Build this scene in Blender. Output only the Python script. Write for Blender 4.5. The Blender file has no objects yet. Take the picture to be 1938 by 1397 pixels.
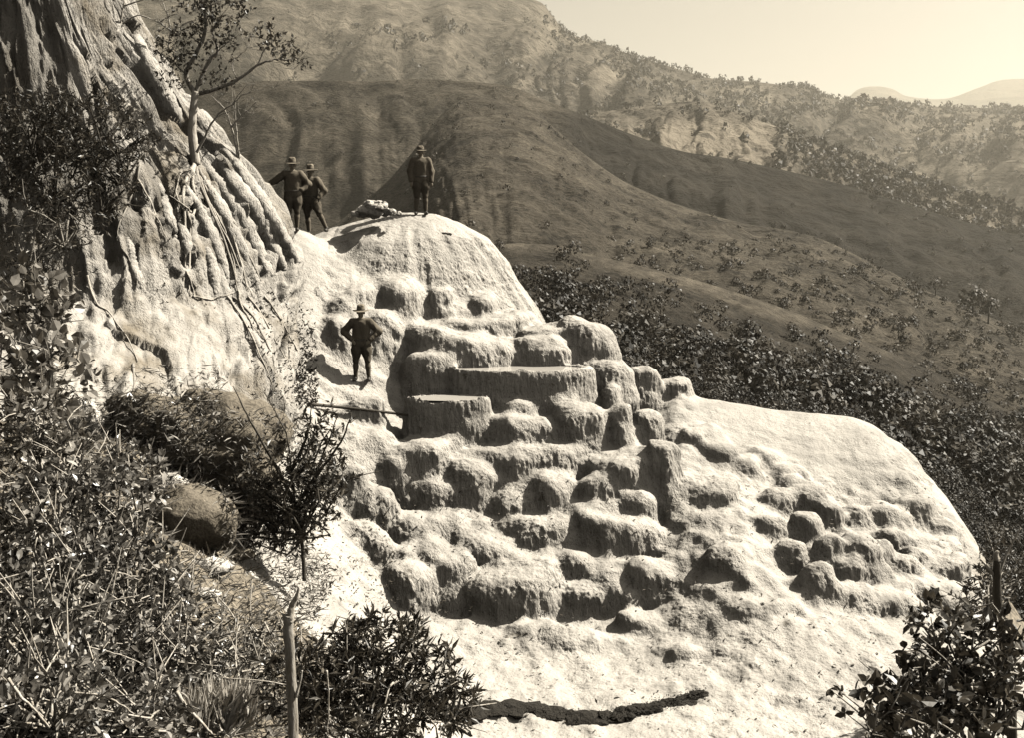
import bpy, bmesh, math, random
import numpy as np
from mathutils import Vector, Matrix
from mathutils.bvhtree import BVHTree

random.seed(7)
RNG = np.random.default_rng(7)
scene = bpy.context.scene
COL = scene.collection

# ------------------------------------------------------------------ camera
F, CX, CY, PITCH = 2078.0, 969.0, 698.5, math.radians(7.1)
cam_d = bpy.data.cameras.new('camera')
cam_d.sensor_width = 36.0
cam_d.lens = 36.0 * F / 1938.0
cam_d.clip_start = 0.1
cam_d.clip_end = 60000
cam = bpy.data.objects.new('camera', cam_d)
COL.objects.link(cam)
cam.rotation_euler = (math.radians(90) - PITCH, 0, 0)
scene.camera = cam

# ------------------------------------------------------------------ sky, sun, exposure
SUN_EL, SUN_AZ = math.radians(47), math.radians(71)      # azimuth measured from +Y (view) towards +X (right)
world = bpy.data.worlds.new('World')
scene.world = world
world.use_nodes = True
wn, wl = world.node_tree.nodes, world.node_tree.links
wn.clear()
sky = wn.new('ShaderNodeTexSky')
sky.sky_type = 'NISHITA'
sky.sun_disc = False
sky.sun_elevation = SUN_EL
sky.sun_rotation = SUN_AZ
sky.altitude = 600
sky.air_density = 1.0
sky.dust_density = 3.0
bw = wn.new('ShaderNodeRGBToBW')
tint = wn.new('ShaderNodeMixRGB'); tint.blend_type = 'MULTIPLY'; tint.inputs[0].default_value = 1
tint.inputs[2].default_value = (1.0, 0.95, 0.845, 1)
bg = wn.new('ShaderNodeBackground'); bg.inputs[1].default_value = 0.05
wo = wn.new('ShaderNodeOutputWorld')
wl.new(sky.outputs[0], bw.inputs[0]); wl.new(bw.outputs[0], tint.inputs[1])
wl.new(tint.outputs[0], bg.inputs[0]); wl.new(bg.outputs[0], wo.inputs[0])

sun_d = bpy.data.lights.new('sun', 'SUN')
sun_d.energy = 5.0
sun_d.angle = math.radians(0.5)
sun_d.color = (1.0, 0.95, 0.84)
sun = bpy.data.objects.new('sun', sun_d)
COL.objects.link(sun)
SUN = Vector((math.sin(SUN_AZ) * math.cos(SUN_EL), math.cos(SUN_AZ) * math.cos(SUN_EL), math.sin(SUN_EL)))
sun.rotation_euler = SUN.to_track_quat('Z', 'Y').to_euler()
sun.location = (30, 10, 40)

vs = scene.view_settings
vs.view_transform = 'Standard'; vs.look = 'None'; vs.gamma = 1.0; vs.use_curve_mapping = False
vs.exposure = 1.25
scene.cycles.use_denoising = True
scene.cycles.max_bounces = 6
scene.cycles.diffuse_bounces = 0
scene.cycles.volume_bounces = 0
scene.cycles.transparent_max_bounces = 8
scene.cycles.sample_clamp_indirect = 4

# ------------------------------------------------------------------ helpers
def ray(px, py):
    u = (np.asarray(px, float) - CX) / F
    v = (CY - np.asarray(py, float)) / F
    dy = math.cos(PITCH) + v * math.sin(PITCH)
    dz = -math.sin(PITCH) + v * math.cos(PITCH)
    return u / dy, dz / dy

def at(px, py, D):
    a, b = ray(px, py)
    return np.stack([a * D, np.ones_like(a) * D, b * D], -1)

def proj(P):
    P = np.asarray(P, float)
    c, s = math.cos(PITCH), math.sin(PITCH)
    zf = P[..., 1] * c - P[..., 2] * s
    zu = P[..., 1] * s + P[..., 2] * c
    zf = np.where(np.abs(zf) < 1e-6, 1e-6, zf)
    return CX + F * P[..., 0] / zf, CY - F * zu / zf

_perm = np.random.default_rng(3).permutation(256)
_perm = np.concatenate([_perm, _perm])
_g = np.random.default_rng(4).normal(size=(256, 3))
_g /= np.linalg.norm(_g, axis=1)[:, None]

def perlin(x, y, z):
    x, y, z = np.broadcast_arrays(np.asarray(x, float), np.asarray(y, float), np.asarray(z, float))
    xi, yi, zi = np.floor(x).astype(int), np.floor(y).astype(int), np.floor(z).astype(int)
    xf, yf, zf = x - xi, y - yi, z - zi
    u, v, w = [t * t * t * (t * (t * 6 - 15) + 10) for t in (xf, yf, zf)]
    xi &= 255; yi &= 255; zi &= 255
    def g(i, j, k):
        h = _perm[_perm[_perm[(xi + i) & 255] + ((yi + j) & 255)] + ((zi + k) & 255)]
        q = _g[h]
        return q[..., 0] * (xf - i) + q[..., 1] * (yf - j) + q[..., 2] * (zf - k)
    def L(a, b, t): return a + (b - a) * t
    return 1.5 * L(L(L(g(0,0,0), g(1,0,0), u), L(g(0,1,0), g(1,1,0), u), v),
                   L(L(g(0,0,1), g(1,0,1), u), L(g(0,1,1), g(1,1,1), u), v), w)

def fbm(x, y, z, o=4, gain=.5):
    a, s, t = 1.0, 0, 0
    for i in range(o):
        t = t + a * perlin(x * 2**i + 7.3*i, y * 2**i + 3.1*i, z * 2**i + 1.7*i)
        s += a; a *= gain
    return t / s

def ridged(x, y, z, o=4):
    a, t, s = 1.0, 0, 0
    for i in range(o):
        t = t + a * (1 - np.abs(perlin(x * 2**i + 5.1*i, y * 2**i + 2.2*i, z * 2**i)) * 1.6)
        s += a; a *= .5
    return t / s

def sstep(a, b, x):
    t = np.clip((np.asarray(x, float) - a) / (b - a), 0, 1)
    return t * t * (3 - 2 * t)

def mesh_arr(name, V, Fs, smooth=True):
    """Fs: list of (n,3)/(n,4) index arrays"""
    if isinstance(Fs, np.ndarray): Fs = [Fs]
    Fs = [np.asarray(f, np.int32) for f in Fs if len(f)]
    me = bpy.data.meshes.new(name)
    V = np.asarray(V, np.float32)
    me.vertices.add(len(V)); me.vertices.foreach_set('co', V.ravel())
    nl = sum(f.size for f in Fs); nf = sum(len(f) for f in Fs)
    me.loops.add(nl); me.polygons.add(nf)
    me.loops.foreach_set('vertex_index', np.concatenate([f.ravel() for f in Fs]))
    tot = np.concatenate([np.full(len(f), f.shape[1], np.int32) for f in Fs])
    st = np.concatenate([[0], np.cumsum(tot)[:-1]]).astype(np.int32)
    me.polygons.foreach_set('loop_start', st)
    me.update(calc_edges=True)
    me.polygons.foreach_set('use_smooth', np.full(nf, smooth, bool))
    me.validate()
    return me

def obj(name, V, Fs, mat, parent=None, smooth=True, attr=None):
    """link one mesh; V is in world space, stored local to the parent"""
    V = np.asarray(V, float)
    o_loc = np.zeros(3)
    if parent is not None:
        p = parent
        while p is not None:
            o_loc = o_loc + np.array(p.location); p = p.parent
    me = mesh_arr(name, V - o_loc, Fs, smooth)
    if attr is not None:
        for k, a in attr.items():
            at_ = me.attributes.new(k, 'FLOAT', 'POINT')
            at_.data.foreach_set('value', np.asarray(a, np.float32))
    me.materials.append(mat)
    o = bpy.data.objects.new(name, me)
    COL.objects.link(o)
    if parent is not None: o.parent = parent
    return o

def empty(name, loc, label=None, cat=None, group=None):
    o = bpy.data.objects.new(name, None)
    o.empty_display_size = .2
    COL.objects.link(o); o.location = tuple(float(c) for c in loc)
    tag(o, label, cat, group)
    return o

def tag(o, label=None, cat=None, group=None, kind=None):
    if label: o['label'] = label
    if cat: o['category'] = cat
    if group: o['group'] = group
    if kind: o['kind'] = kind
    return o

def gridF(nu, nv, wrap=False):
    """faces for V[v*nu+u]"""
    u = np.arange(nu if wrap else nu - 1); v = np.arange(nv - 1)
    U, W = np.meshgrid(u, v)
    a = W * nu + U; b = W * nu + (U + 1) % nu
    return np.stack([a, b, b + nu, a + nu], -1).reshape(-1, 4)

def crom(P, n):
    """Catmull-Rom resample of axis 0 to n samples"""
    P = np.asarray(P, float); m = len(P)
    t = np.linspace(0, m - 1, n); i = np.clip(t.astype(int), 0, m - 2); f = (t - i).reshape((-1,) + (1,) * (P.ndim - 1))
    p0 = P[np.clip(i - 1, 0, m - 1)]; p1 = P[i]; p2 = P[i + 1]; p3 = P[np.clip(i + 2, 0, m - 1)]
    return .5 * (2 * p1 + (p2 - p0) * f + (2 * p0 - 5 * p1 + 4 * p2 - p3) * f**2 + (3 * p1 - p0 - 3 * p2 + p3) * f**3)

def loft(rows, nu, nv):
    R = np.array([at([p[0] for p in r], [p[1] for p in r], np.array([p[2] for p in r], float)) for r in rows])
    R = crom(R, nv)                                   # (nv, m, 3)
    R = crom(np.swapaxes(R, 0, 1), nu)                # (nu, nv, 3)
    return np.swapaxes(R, 0, 1)                       # (nv, nu, 3)

def grid_normals(G):
    du = np.gradient(G, axis=1); dv = np.gradient(G, axis=0)
    n = np.cross(du, dv)
    return n / (np.linalg.norm(n, axis=-1, keepdims=True) + 1e-9)

def bvh_of(o):
    me = o.data
    off = Vector((0, 0, 0)); p = o.parent
    while p is not None: off = off + p.location; p = p.parent
    return BVHTree.FromPolygons([v.co + off for v in me.vertices], [tuple(p.vertices) for p in me.polygons])

def hit(px, py, bvhs, default=None):
    a, b = ray(px, py)
    d = Vector((float(a), 1.0, float(b))).normalized()
    best = None
    for bv in bvhs:
        loc, nor, idx, dist = bv.ray_cast(Vector((0, 0, 0)), d)
        if loc is not None and (best is None or dist < best[2]):
            best = (np.array(loc), np.array(nor), dist)
    if best is None and default is not None:
        return at(px, py, default), np.array((0, 0, 1.0)), default
    return best

def tube_mesh(P, R, ns=8, cap=True, wob=0.0, seed=0):
    """P (n,3) points, R radii -> V, F list"""
    P = np.asarray(P, float); n = len(P); R = np.broadcast_to(np.asarray(R, float), (n,))
    T = np.gradient(P, axis=0); T /= np.linalg.norm(T, axis=1, keepdims=True) + 1e-9
    up = np.array((0.13, 0.31, .94)) if abs(T[0][2]) < .9 else np.array((1., .1, 0))
    N = np.zeros_like(P); B = np.zeros_like(P)
    nrm = np.cross(T[0], up)
    for i in range(n):
        nrm = nrm - T[i] * np.dot(nrm, T[i]); nrm /= np.linalg.norm(nrm) + 1e-9
        N[i] = nrm; B[i] = np.cross(T[i], nrm)
    a = np.linspace(0, 2 * np.pi, ns, endpoint=False)
    rr = R[:, None] * (1 + (wob * perlin(np.arange(n)[:, None] * .7 + seed, np.cos(a)[None] * 1.2, np.sin(a)[None] * 1.2 + seed * .37) if wob else 0))
    V = P[:, None] + rr[..., None] * (N[:, None] * np.cos(a)[None, :, None] + B[:, None] * np.sin(a)[None, :, None])
    V = V.reshape(-1, 3); Fq = gridF(ns, n, True)
    Fs = [Fq]
    if cap:
        V = np.vstack([V, P[0], P[-1]])
        i = np.arange(ns); j = (i + 1) % ns
        Fs.append(np.stack([j, i, np.full(ns, n * ns)], -1))
        Fs.append(np.stack([(n - 1) * ns + i, (n - 1) * ns + j, np.full(ns, n * ns + 1)], -1))
    return V, Fs

class Bag:
    """collects geometry for one mesh"""
    def __init__(s): s.V = []; s.F3 = []; s.F4 = []; s.n = 0; s.A = []
    def add(s, V, Fs, a=0.0):
        if isinstance(Fs, np.ndarray): Fs = [Fs]
        for f in Fs:
            (s.F3 if f.shape[1] == 3 else s.F4).append(np.asarray(f) + s.n)
        s.V.append(np.asarray(V, float)); s.A.append(np.broadcast_to(np.asarray(a, float), (len(V),))); s.n += len(V)
    def build(s, name, mat, parent=None, smooth=True):
        if not s.n: return None
        Fs = []
        if s.F4: Fs.append(np.concatenate(s.F4))
        if s.F3: Fs.append(np.concatenate(s.F3))
        return obj(name, np.concatenate(s.V), Fs, mat, parent, smooth, {'tone': np.concatenate(s.A)})
# ------------------------------------------------------------------ materials (sepia print: every colour is a warm grey)
def warm(v, k=1.0):
    k = k * (2.3 if v < .3 else 1.1)
    return (v, v * (1 - .064 * k), v * (1 - .15 * k), 1)

def new_mat(name):
    m = bpy.data.materials.new(name); m.use_nodes = True
    nt = m.node_tree; nt.nodes.clear()
    out = nt.nodes.new('ShaderNodeOutputMaterial'); bs = nt.nodes.new('ShaderNodeBsdfPrincipled')
    nt.links.new(bs.outputs[0], out.inputs[0])
    return m, nt, bs, out

def N(nt, t, **kw):
    n = nt.nodes.new(t)
    for k, v in kw.items(): setattr(n, k, v)
    return n

def math_n(nt, op, a, b=None, c=None, clamp=False):
    n = N(nt, 'ShaderNodeMath', operation=op); n.use_clamp = clamp
    for i, v in enumerate((a, b, c)):
        if v is None: continue
        if isinstance(v, (int, float)): n.inputs[i].default_value = v
        else: nt.links.new(v, n.inputs[i])
    return n.outputs[0]

def pos_scaled(nt, s):
    g = N(nt, 'ShaderNodeNewGeometry')
    vm = N(nt, 'ShaderNodeVectorMath', operation='MULTIPLY'); vm.inputs[1].default_value = s
    nt.links.new(g.outputs['Position'], vm.inputs[0])
    return vm.outputs[0]

def noise_n(nt, vec, scale=1.0, detail=4, rough=.55, dist=0.0):
    n = N(nt, 'ShaderNodeTexNoise'); n.inputs['Scale'].default_value = scale
    n.inputs['Detail'].default_value = detail; n.inputs['Roughness'].default_value = rough
    n.inputs['Distortion'].default_value = dist
    nt.links.new(vec, n.inputs['Vector'])
    return n.outputs['Fac']

def ramp(nt, fac, stops):
    r = N(nt, 'ShaderNodeValToRGB'); nt.links.new(fac, r.inputs[0])
    e = r.color_ramp.elements
    while len(e) < len(stops): e.new(.5)
    for i, (p, c) in enumerate(stops):
        e[i].position = p; e[i].color = c if isinstance(c, tuple) else (c, c, c, 1)
    return r.outputs[0]

def mix(nt, f, a, b):
    m = N(nt, 'ShaderNodeMixRGB')
    for i, v in enumerate((f, a, b)):
        if isinstance(v, (int, float)): m.inputs[i].default_value = v
        elif isinstance(v, tuple): m.inputs[i].default_value = v
        else: nt.links.new(v, m.inputs[i])
    return m.outputs[0]

def bump(nt, h, strength, dist, prev=None):
    b = N(nt, 'ShaderNodeBump'); b.inputs['Strength'].default_value = strength; b.inputs['Distance'].default_value = dist
    nt.links.new(h, b.inputs['Height'])
    if prev is not None: nt.links.new(prev, b.inputs['Normal'])
    return b.outputs[0]

def flowstone_mat(name, light=.66, dark=.44, grain=1.0, soil=False, flute=1.0, stain_shade=False):
    m, nt, bs, out = new_mat(name)
    g = N(nt, 'ShaderNodeNewGeometry')
    sx = N(nt, 'ShaderNodeSeparateXYZ'); nt.links.new(g.outputs['Normal'], sx.inputs[0])
    steep = N(nt, 'ShaderNodeMapRange'); steep.inputs[1].default_value = .85; steep.inputs[2].default_value = .45
    nt.links.new(sx.outputs[2], steep.inputs[0])
    grain_f = noise_n(nt, pos_scaled(nt, (26, 26, 26)), 1, 3, .6)                       # pebbled crust
    vor = N(nt, 'ShaderNodeTexVoronoi', feature='F1'); vor.inputs['Scale'].default_value = 1
    nt.links.new(pos_scaled(nt, (27, 27, 20)), vor.inputs['Vector'])
    pits = math_n(nt, 'SUBTRACT', 1.0, vor.outputs['Distance'])
    flat_h = math_n(nt, 'MULTIPLY_ADD', pits, .10, math_n(nt, 'MULTIPLY', grain_f, .35))
    flu = noise_n(nt, pos_scaled(nt, (27, 27, 5.5)), 1, 3, .6, .4)                      # drip flutes on steep faces
    side_h = math_n(nt, 'ADD', math_n(nt, 'MULTIPLY', pits, .22), math_n(nt, 'MULTIPLY', flu, 1.35 * flute))
    mh = N(nt, 'ShaderNodeMix'); nt.links.new(steep.outputs[0], mh.inputs[0]); nt.links.new(flat_h, mh.inputs[2]); nt.links.new(side_h, mh.inputs[3])
    h = mh.outputs[0]
    rough_patch = noise_n(nt, pos_scaled(nt, (1.3, 1.3, 1.3)), 1, 3, .5)
    amp = N(nt, 'ShaderNodeMapRange'); amp.inputs[1].default_value = .3; amp.inputs[2].default_value = .7; amp.inputs[3].default_value = .35; amp.inputs[4].default_value = 1.2
    nt.links.new(rough_patch, amp.inputs[0])
    h = math_n(nt, 'MULTIPLY', h, amp.outputs[0])
    big = noise_n(nt, pos_scaled(nt, (4.5, 4.5, 3.5)), 1, 2, .5)
    b1 = bump(nt, big, .5, .10)
    b2 = bump(nt, h, min(1.0, .9 * grain), .075 * max(1, grain), b1)
    nt.links.new(b2, bs.inputs['Normal'])
    c1 = noise_n(nt, pos_scaled(nt, (.9, .9, .6)), 1, 5, .6)
    col = ramp(nt, c1, [(.32, warm(dark)), (.52, warm(light)), (.8, warm(light * 1.05))])
    sp = noise_n(nt, pos_scaled(nt, (26, 26, 20)), 1, 2, .5)
    spr = ramp(nt, sp, [(.30, .35), (.40, 1.0)])
    mm = N(nt, 'ShaderNodeMixRGB', blend_type='MULTIPLY'); mm.inputs[0].default_value = .7
    nt.links.new(col, mm.inputs[1]); nt.links.new(spr, mm.inputs[2])
    col = mm.outputs[0]
    dn = noise_n(nt, pos_scaled(nt, (2.3, 2.3, 2.3)), 1, 8, .75)                     # grimy specks and flakes
    col = mix(nt, math_n(nt, 'MULTIPLY', ramp(nt, dn, [(.60, 0.0), (.66, 1.0)]), .75), col, warm(.10))
    if soil:
        a = N(nt, 'ShaderNodeAttribute', attribute_name='soil')
        s1 = noise_n(nt, pos_scaled(nt, (7, 7, 7)), 1, 5, .7)
        sc = ramp(nt, s1, [(.35, warm(.05)), (.5, warm(.16)), (.62, warm(.27))])
        col = mix(nt, a.outputs['Fac'], col, sc)
    if stain_shade:                                            # algae streaks, plus upper-left shade painted into the colour
        a = N(nt, 'ShaderNodeAttribute', attribute_name='stain_shade')
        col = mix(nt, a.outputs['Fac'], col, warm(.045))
    nt.links.new(col, bs.inputs['Base Color'])
    bs.inputs['Roughness'].default_value = .8
    bs.inputs['Specular IOR Level'].default_value = .25
    return m

M = {}
M['stone'] = flowstone_mat('travertine', .43, .32, .8)
M['ground'] = flowstone_mat('travertine_ground', .43, .33, .6, soil=True)
M['cliff'] = flowstone_mat('cliff_flowstone', .40, .2, .9, flute=1.6, stain_shade=True)

def hill_mat(name, lo, hi, sc, bstr, bdist, band=3.0, patch=None):
    m, nt, bs, out = new_mat(name)
    tuft = noise_n(nt, pos_scaled(nt, (sc, sc, sc * band)), 1, 6, .7)
    broad = noise_n(nt, pos_scaled(nt, (sc * .07, sc * .07, sc * .16)), 1, 6, .62, .8)
    f = math_n(nt, 'MULTIPLY_ADD', tuft, .55, math_n(nt, 'MULTIPLY', broad, .6))
    c = ramp(nt, f, [(.44, warm(lo * .6)), (.57, warm((lo + hi) * .5)), (.66, warm(hi)), (.76, warm(hi * 1.7))])
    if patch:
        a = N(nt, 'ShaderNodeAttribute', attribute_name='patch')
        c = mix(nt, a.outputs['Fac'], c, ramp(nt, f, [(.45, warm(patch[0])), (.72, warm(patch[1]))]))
    vor = N(nt, 'ShaderNodeTexVoronoi', feature='F1'); vor.inputs['Scale'].default_value = 1          # dark tussocks and low shrubs
    nt.links.new(pos_scaled(nt, (sc * .7, sc * .7, sc * .7)), vor.inputs['Vector'])
    thr = math_n(nt, 'MULTIPLY_ADD', broad, -1.5, 1.05)
    spot = math_n(nt, 'LESS_THAN', math_n(nt, 'ADD', vor.outputs['Distance'], math_n(nt, 'MULTIPLY', tuft, .25)), thr)
    c = mix(nt, math_n(nt, 'MULTIPLY', spot, .65), c, warm(lo * .35))
    nt.links.new(c, bs.inputs['Base Color'])
    h = math_n(nt, 'ADD', tuft, math_n(nt, 'MULTIPLY', spot, .25))
    nt.links.new(bump(nt, h, bstr, bdist, bump(nt, broad, .8, bdist * 6)), bs.inputs['Normal'])
    bs.inputs['Roughness'].default_value = .95; bs.inputs['Specular IOR Level'].default_value = .1
    return m

def leaf_mat(name, lo, hi, rough=.4, spec=.5, trans=.25):
    m, nt, bs, out = new_mat(name)
    a = N(nt, 'ShaderNodeAttribute', attribute_name='tone')
    c = ramp(nt, a.outputs['Fac'], [(0, warm(lo)), (1, warm(hi))])
    nt.links.new(c, bs.inputs['Base Color'])
    bs.inputs['Roughness'].default_value = rough; bs.inputs['Specular IOR Level'].default_value = spec
    if trans:
        tr = N(nt, 'ShaderNodeBsdfTranslucent'); nt.links.new(c, tr.inputs[0])
        ms = N(nt, 'ShaderNodeMixShader'); ms.inputs[0].default_value = trans
        nt.links.new(bs.outputs[0], ms.inputs[1]); nt.links.new(tr.outputs[0], ms.inputs[2])
        nt.links.new(ms.outputs[0], out.inputs[0])
    return m

def plain_mat(name, v, rough=.8, var=.35, sc=30, bstr=.3, bdist=.01, spec=.3, k=1.0):
    m, nt, bs, out = new_mat(name)
    n = noise_n(nt, pos_scaled(nt, (sc, sc, sc)), 1, 4, .6)
    nt.links.new(ramp(nt, n, [(.3, warm(v * (1 - var), k)), (.7, warm(v * (1 + var), k))]), bs.inputs['Base Color'])
    nt.links.new(bump(nt, n, bstr, bdist), bs.inputs['Normal'])
    bs.inputs['Roughness'].default_value = rough; bs.inputs['Specular IOR Level'].default_value = spec
    return m

def bark_mat(name, v, sc=(40, 40, 9), var=.4):
    m, nt, bs, out = new_mat(name)
    n = noise_n(nt, pos_scaled(nt, sc), 1, 4, .65)
    nt.links.new(ramp(nt, n, [(.3, warm(v * (1 - var))), (.7, warm(v * (1 + var)))]), bs.inputs['Base Color'])
    nt.links.new(bump(nt, n, .6, .02), bs.inputs['Normal'])
    bs.inputs['Roughness'].default_value = .85
    return m

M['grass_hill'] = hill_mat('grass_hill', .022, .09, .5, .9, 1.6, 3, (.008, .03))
M['scrub_hill'] = hill_mat('scrub_hill', .012, .045, .8, .8, .8, 2, (.05, .13))
M['mountain'] = hill_mat('mountain', .04, .15, .05, .8, 14, 2, (.18, .28))
M['plain'] = hill_mat('valley_plain', .06, .16, .02, .5, 5, 1)
M['leaf_dark'] = leaf_mat('leaf_dark', .02, .12, .42, .4, .15)
M['leaf_mid'] = leaf_mat('leaf_mid', .018, .42, .33, .55, .2)
M['leaf_light'] = leaf_mat('leaf_light', .06, .55, .38, .5, .25)
M['leaf_far'] = leaf_mat('leaf_far', .025, .14, .6, .25, .1)
M['leaf_valley'] = leaf_mat('leaf_valley', .008, .085, .55, .3, .1)
M['grass'] = leaf_mat('dry_grass', .08, .42, .6, .25, .2)
M['straw'] = leaf_mat('straw', .2, .75, .6, .25, .3)
M['bark_dark'] = bark_mat('bark_dark', .06)
M['bark_pale'] = bark_mat('bark_pale', .42)
M['bark_mid'] = bark_mat('bark_mid', .28)
M['moss'] = plain_mat('near_black', .022, .95, .5, 25, 1, .05)  # near-black tone for the bottom crust and the dark lumps
M['boulder'] = plain_mat('boulder_stone', .15, .85, .5, 22, .8, .03)
M['rubble'] = plain_mat('rubble_stone', .5, .85, .4, 14, .8, .04)
M['litter'] = leaf_mat('leaf_litter', .02, .12, .6, .3, 0)

m, nt, bs, out = new_mat('pool_water')
bs.inputs['Base Color'].default_value = warm(.5); bs.inputs['Roughness'].default_value = .03
bs.inputs['Specular IOR Level'].default_value = .5
nt.links.new(bump(nt, noise_n(nt, pos_scaled(nt, (9, 9, 9)), 1, 3), .08, .01), bs.inputs['Normal'])
M['water'] = m
M['cloth'] = plain_mat('khaki_cloth', .15, .9, .25, 60, .4, .004, .15)
M['cloth_dark'] = plain_mat('breeches_cloth', .10, .9, .25, 60, .4, .004, .15)
M['leather'] = plain_mat('dark_leather', .04, .5, .3, 60, .3, .003, .4)
M['felt'] = plain_mat('hat_felt', .2, .9, .2, 60, .2, .003, .2)
M['skin'] = plain_mat('skin', .25, .6, .08, 40, .1, .002, .3)
# ------------------------------------------------------------------ ground (height field through measured points)
_cp = """
500,430,28;560,440,27.3;610,452,27.6;560,540,25.8;530,640,24.3;600,640,24.8;575,745,23.4;660,735,24.3;720,700,24.9;760,650,25.6
900,612,26.6;1000,600,27;1100,622,27.2;1165,680,26.6;800,722,24.6;1000,780,24.0;1100,762,24.5;1200,722,25.9;1250,732,26.4
1300,745,26.8;1400,765,27;1500,780,27;1640,798,26.6;1690,832,25.9;1750,900,24.8;1800,970,23.8;1840,1080,22.7;1872,1140,22
1350,820,25.2;1500,850,25;1600,850,25.2;1450,900,24.0;1600,930,23.8;1700,950,23.8
620,800,22.8;700,850,22.8;850,900,22.8;1000,900,22.8;1150,880,23.1;1280,900,23.1
620,950,21.2;750,980,21.8;900,1000,22.0;1050,1000,22.0;1250,1000,21.9;1400,1000,21.5;1550,1050,21.1;1700,1080,21.3
650,1080,19.6;800,1080,20.8;1000,1100,21.1;1200,1100,21.0;1400,1100,20.1;1600,1150,19.8;1760,1180,20.1;850,1170,19.9;1050,1180,20.2;1250,1180,20.0
650,1200,17.8;850,1250,18.8;1050,1250,19.1;1300,1230,19.0;1500,1230,18.6;1700,1250,18.4
900,1320,17.3;1200,1320,17.6;1500,1330,17.4;1750,1340,17.2;900,1400,16;1300,1420,15.9;1800,1430,15.8
400,765,20;200,800,18.3;400,900,17.8;200,950,15.5;0,900,15.6;500,1000,18.2;300,1050,13.9;100,1100,11.5;500,1150,15;300,1200,11
100,1250,8.9;500,1300,11.4;300,1350,8.3;100,1400,6.8;600,1400,11.6;500,1450,8;0,780,18;-200,900,15
"""
_pts = [tuple(map(float, q.split(','))) for l in _cp.strip().splitlines() for q in l.split(';')]
_XYZ = [at(a, b, c) for a, b, c in _pts]
for a, b, c in [(560,440,27.3),(1165,680,26.6),(1250,732,26.4),(1300,745,26.8),(1400,765,27),(1500,780,27),(1640,798,26.6),(1690,832,25.9),(1750,900,24.8),(1800,970,23.8),(1840,1080,22.7),(1872,1140,22)]:
    p = at(a, b, c)
    sx = max(0, (a - 1500) / 300)
    _XYZ += [p + np.array((.4 + 1.2 * sx, 2.0, -1.6)), p + np.array((.8 + 3 * sx, 5.5, -5.5)), p + np.array((2 + 5 * sx, 10, -10))]
_XYZ += [np.array(q, float) for q in [(-2.5,30,-1.8),(-2.5,33,-2.4),(-1,31,-2.3),(-2.5,38,-7),(-2.5,45,-13),(-9,38,-4),(-9,45,-8),(-14,30,-1),(-14,22,-2.5),(-9,26,-2.6),(-7,28,-1),
    (-12,20,-2.8),(-2,0,-1.7),(0,2,-2.2),(3,2,-3.5),(3,6,-5.6),(0,7,-5.2),(-3,3,-2.0),(-6,3,-1.6),(7,5,-6.2),(7,10,-8.2),(12,8,-10),(14,14,-10),(13,20,-10.5),(14,30,-15),(14,45,-20)]]
_XYZ = np.array(_XYZ)

def _tps_fit(P, lam=.02):
    n = len(P); d = np.linalg.norm(P[:, None, :2] - P[None, :, :2], axis=-1)
    K = np.where(d > 0, d**2 * np.log(d + 1e-12), 0) + lam * np.eye(n)
    A = np.zeros((n + 3, n + 3)); A[:n, :n] = K
    A[:n, n] = 1; A[:n, n+1:] = P[:, :2]; A[n, :n] = 1; A[n+1:, :n] = P[:, :2].T
    return np.linalg.solve(A, np.concatenate([P[:, 2], np.zeros(3)]))
_W = _tps_fit(_XYZ)
def ground_z(x, y):
    x = np.asarray(x, float); y = np.asarray(y, float); sh = x.shape; x = x.ravel(); y = y.ravel(); out = np.empty_like(x)
    n = len(_XYZ)
    for s in range(0, len(x), 40000):
        e = s + 40000
        r2 = (x[s:e, None] - _XYZ[None, :, 0])**2 + (y[s:e, None] - _XYZ[None, :, 1])**2
        out[s:e] = (.5 * r2 * np.log(r2 + 1e-12)) @ _W[:n] + _W[n] + _W[n+1] * x[s:e] + _W[n+2] * y[s:e]
    return out.reshape(sh)

gx = np.concatenate([np.arange(-15, -7.5, .16), np.arange(-7.5, 10.6, .1), np.arange(10.7, 15.5, .16)])
gy = np.concatenate([np.arange(-1, 12.8, .14), np.arange(12.8, 28, .1), np.arange(28, 46, .2)])
GX, GY = np.meshgrid(gx, gy)
# coarse evaluate then bilinear upsample keeps this quick
cx = np.arange(-15.2, 15.9, .2); cy = np.arange(-1.2, 46.4, .2)
CXg, CYg = np.meshgrid(cx, cy); CZ = ground_z(CXg, CYg)
def ground_fast(x, y):
    i = np.clip((x - cx[0]) / .2, 0, len(cx) - 1.001); j = np.clip((y - cy[0]) / .2, 0, len(cy) - 1.001)
    a = i.astype(int); b = j.astype(int); f = i - a; g = j - b
    return (CZ[b, a] * (1 - f) + CZ[b, a + 1] * f) * (1 - g) + (CZ[b + 1, a] * (1 - f) + CZ[b + 1, a + 1] * f) * g
GZ = ground_fast(GX, GY)
PX, PY = proj(np.stack([GX, GY, GZ], -1))
def box_mask(x0, x1, y0, y1, s=60):
    return sstep(x0 - s, x0 + s, PX) * (1 - sstep(x1 - s, x1 + s, PX)) * sstep(y0 - s, y0 + s, PY) * (1 - sstep(y1 - s, y1 + s, PY))
infront = (GY > 5)
soil = (1 - sstep(590, 650, PX + 30 * perlin(GX * 1.5, GY * 1.5, 0))) * sstep(730, 800, PY) * infront
soil = np.maximum(soil, (GY < 12) * 1.0)
soil = np.maximum(soil, sstep(28.5, 30, GY + GX * -.05) * (GX > 0))
soil = np.maximum(soil, (1 - sstep(0, 70, 1880 + (PY - 1100) * -.45 - PX)) * (PY > 1050) * infront)
smooth_shelf = box_mask(1330, 1680, 700, 900, 70)
ter = box_mask(600, 1750, 760, 1230, 60) * (1 - smooth_shelf)
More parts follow.
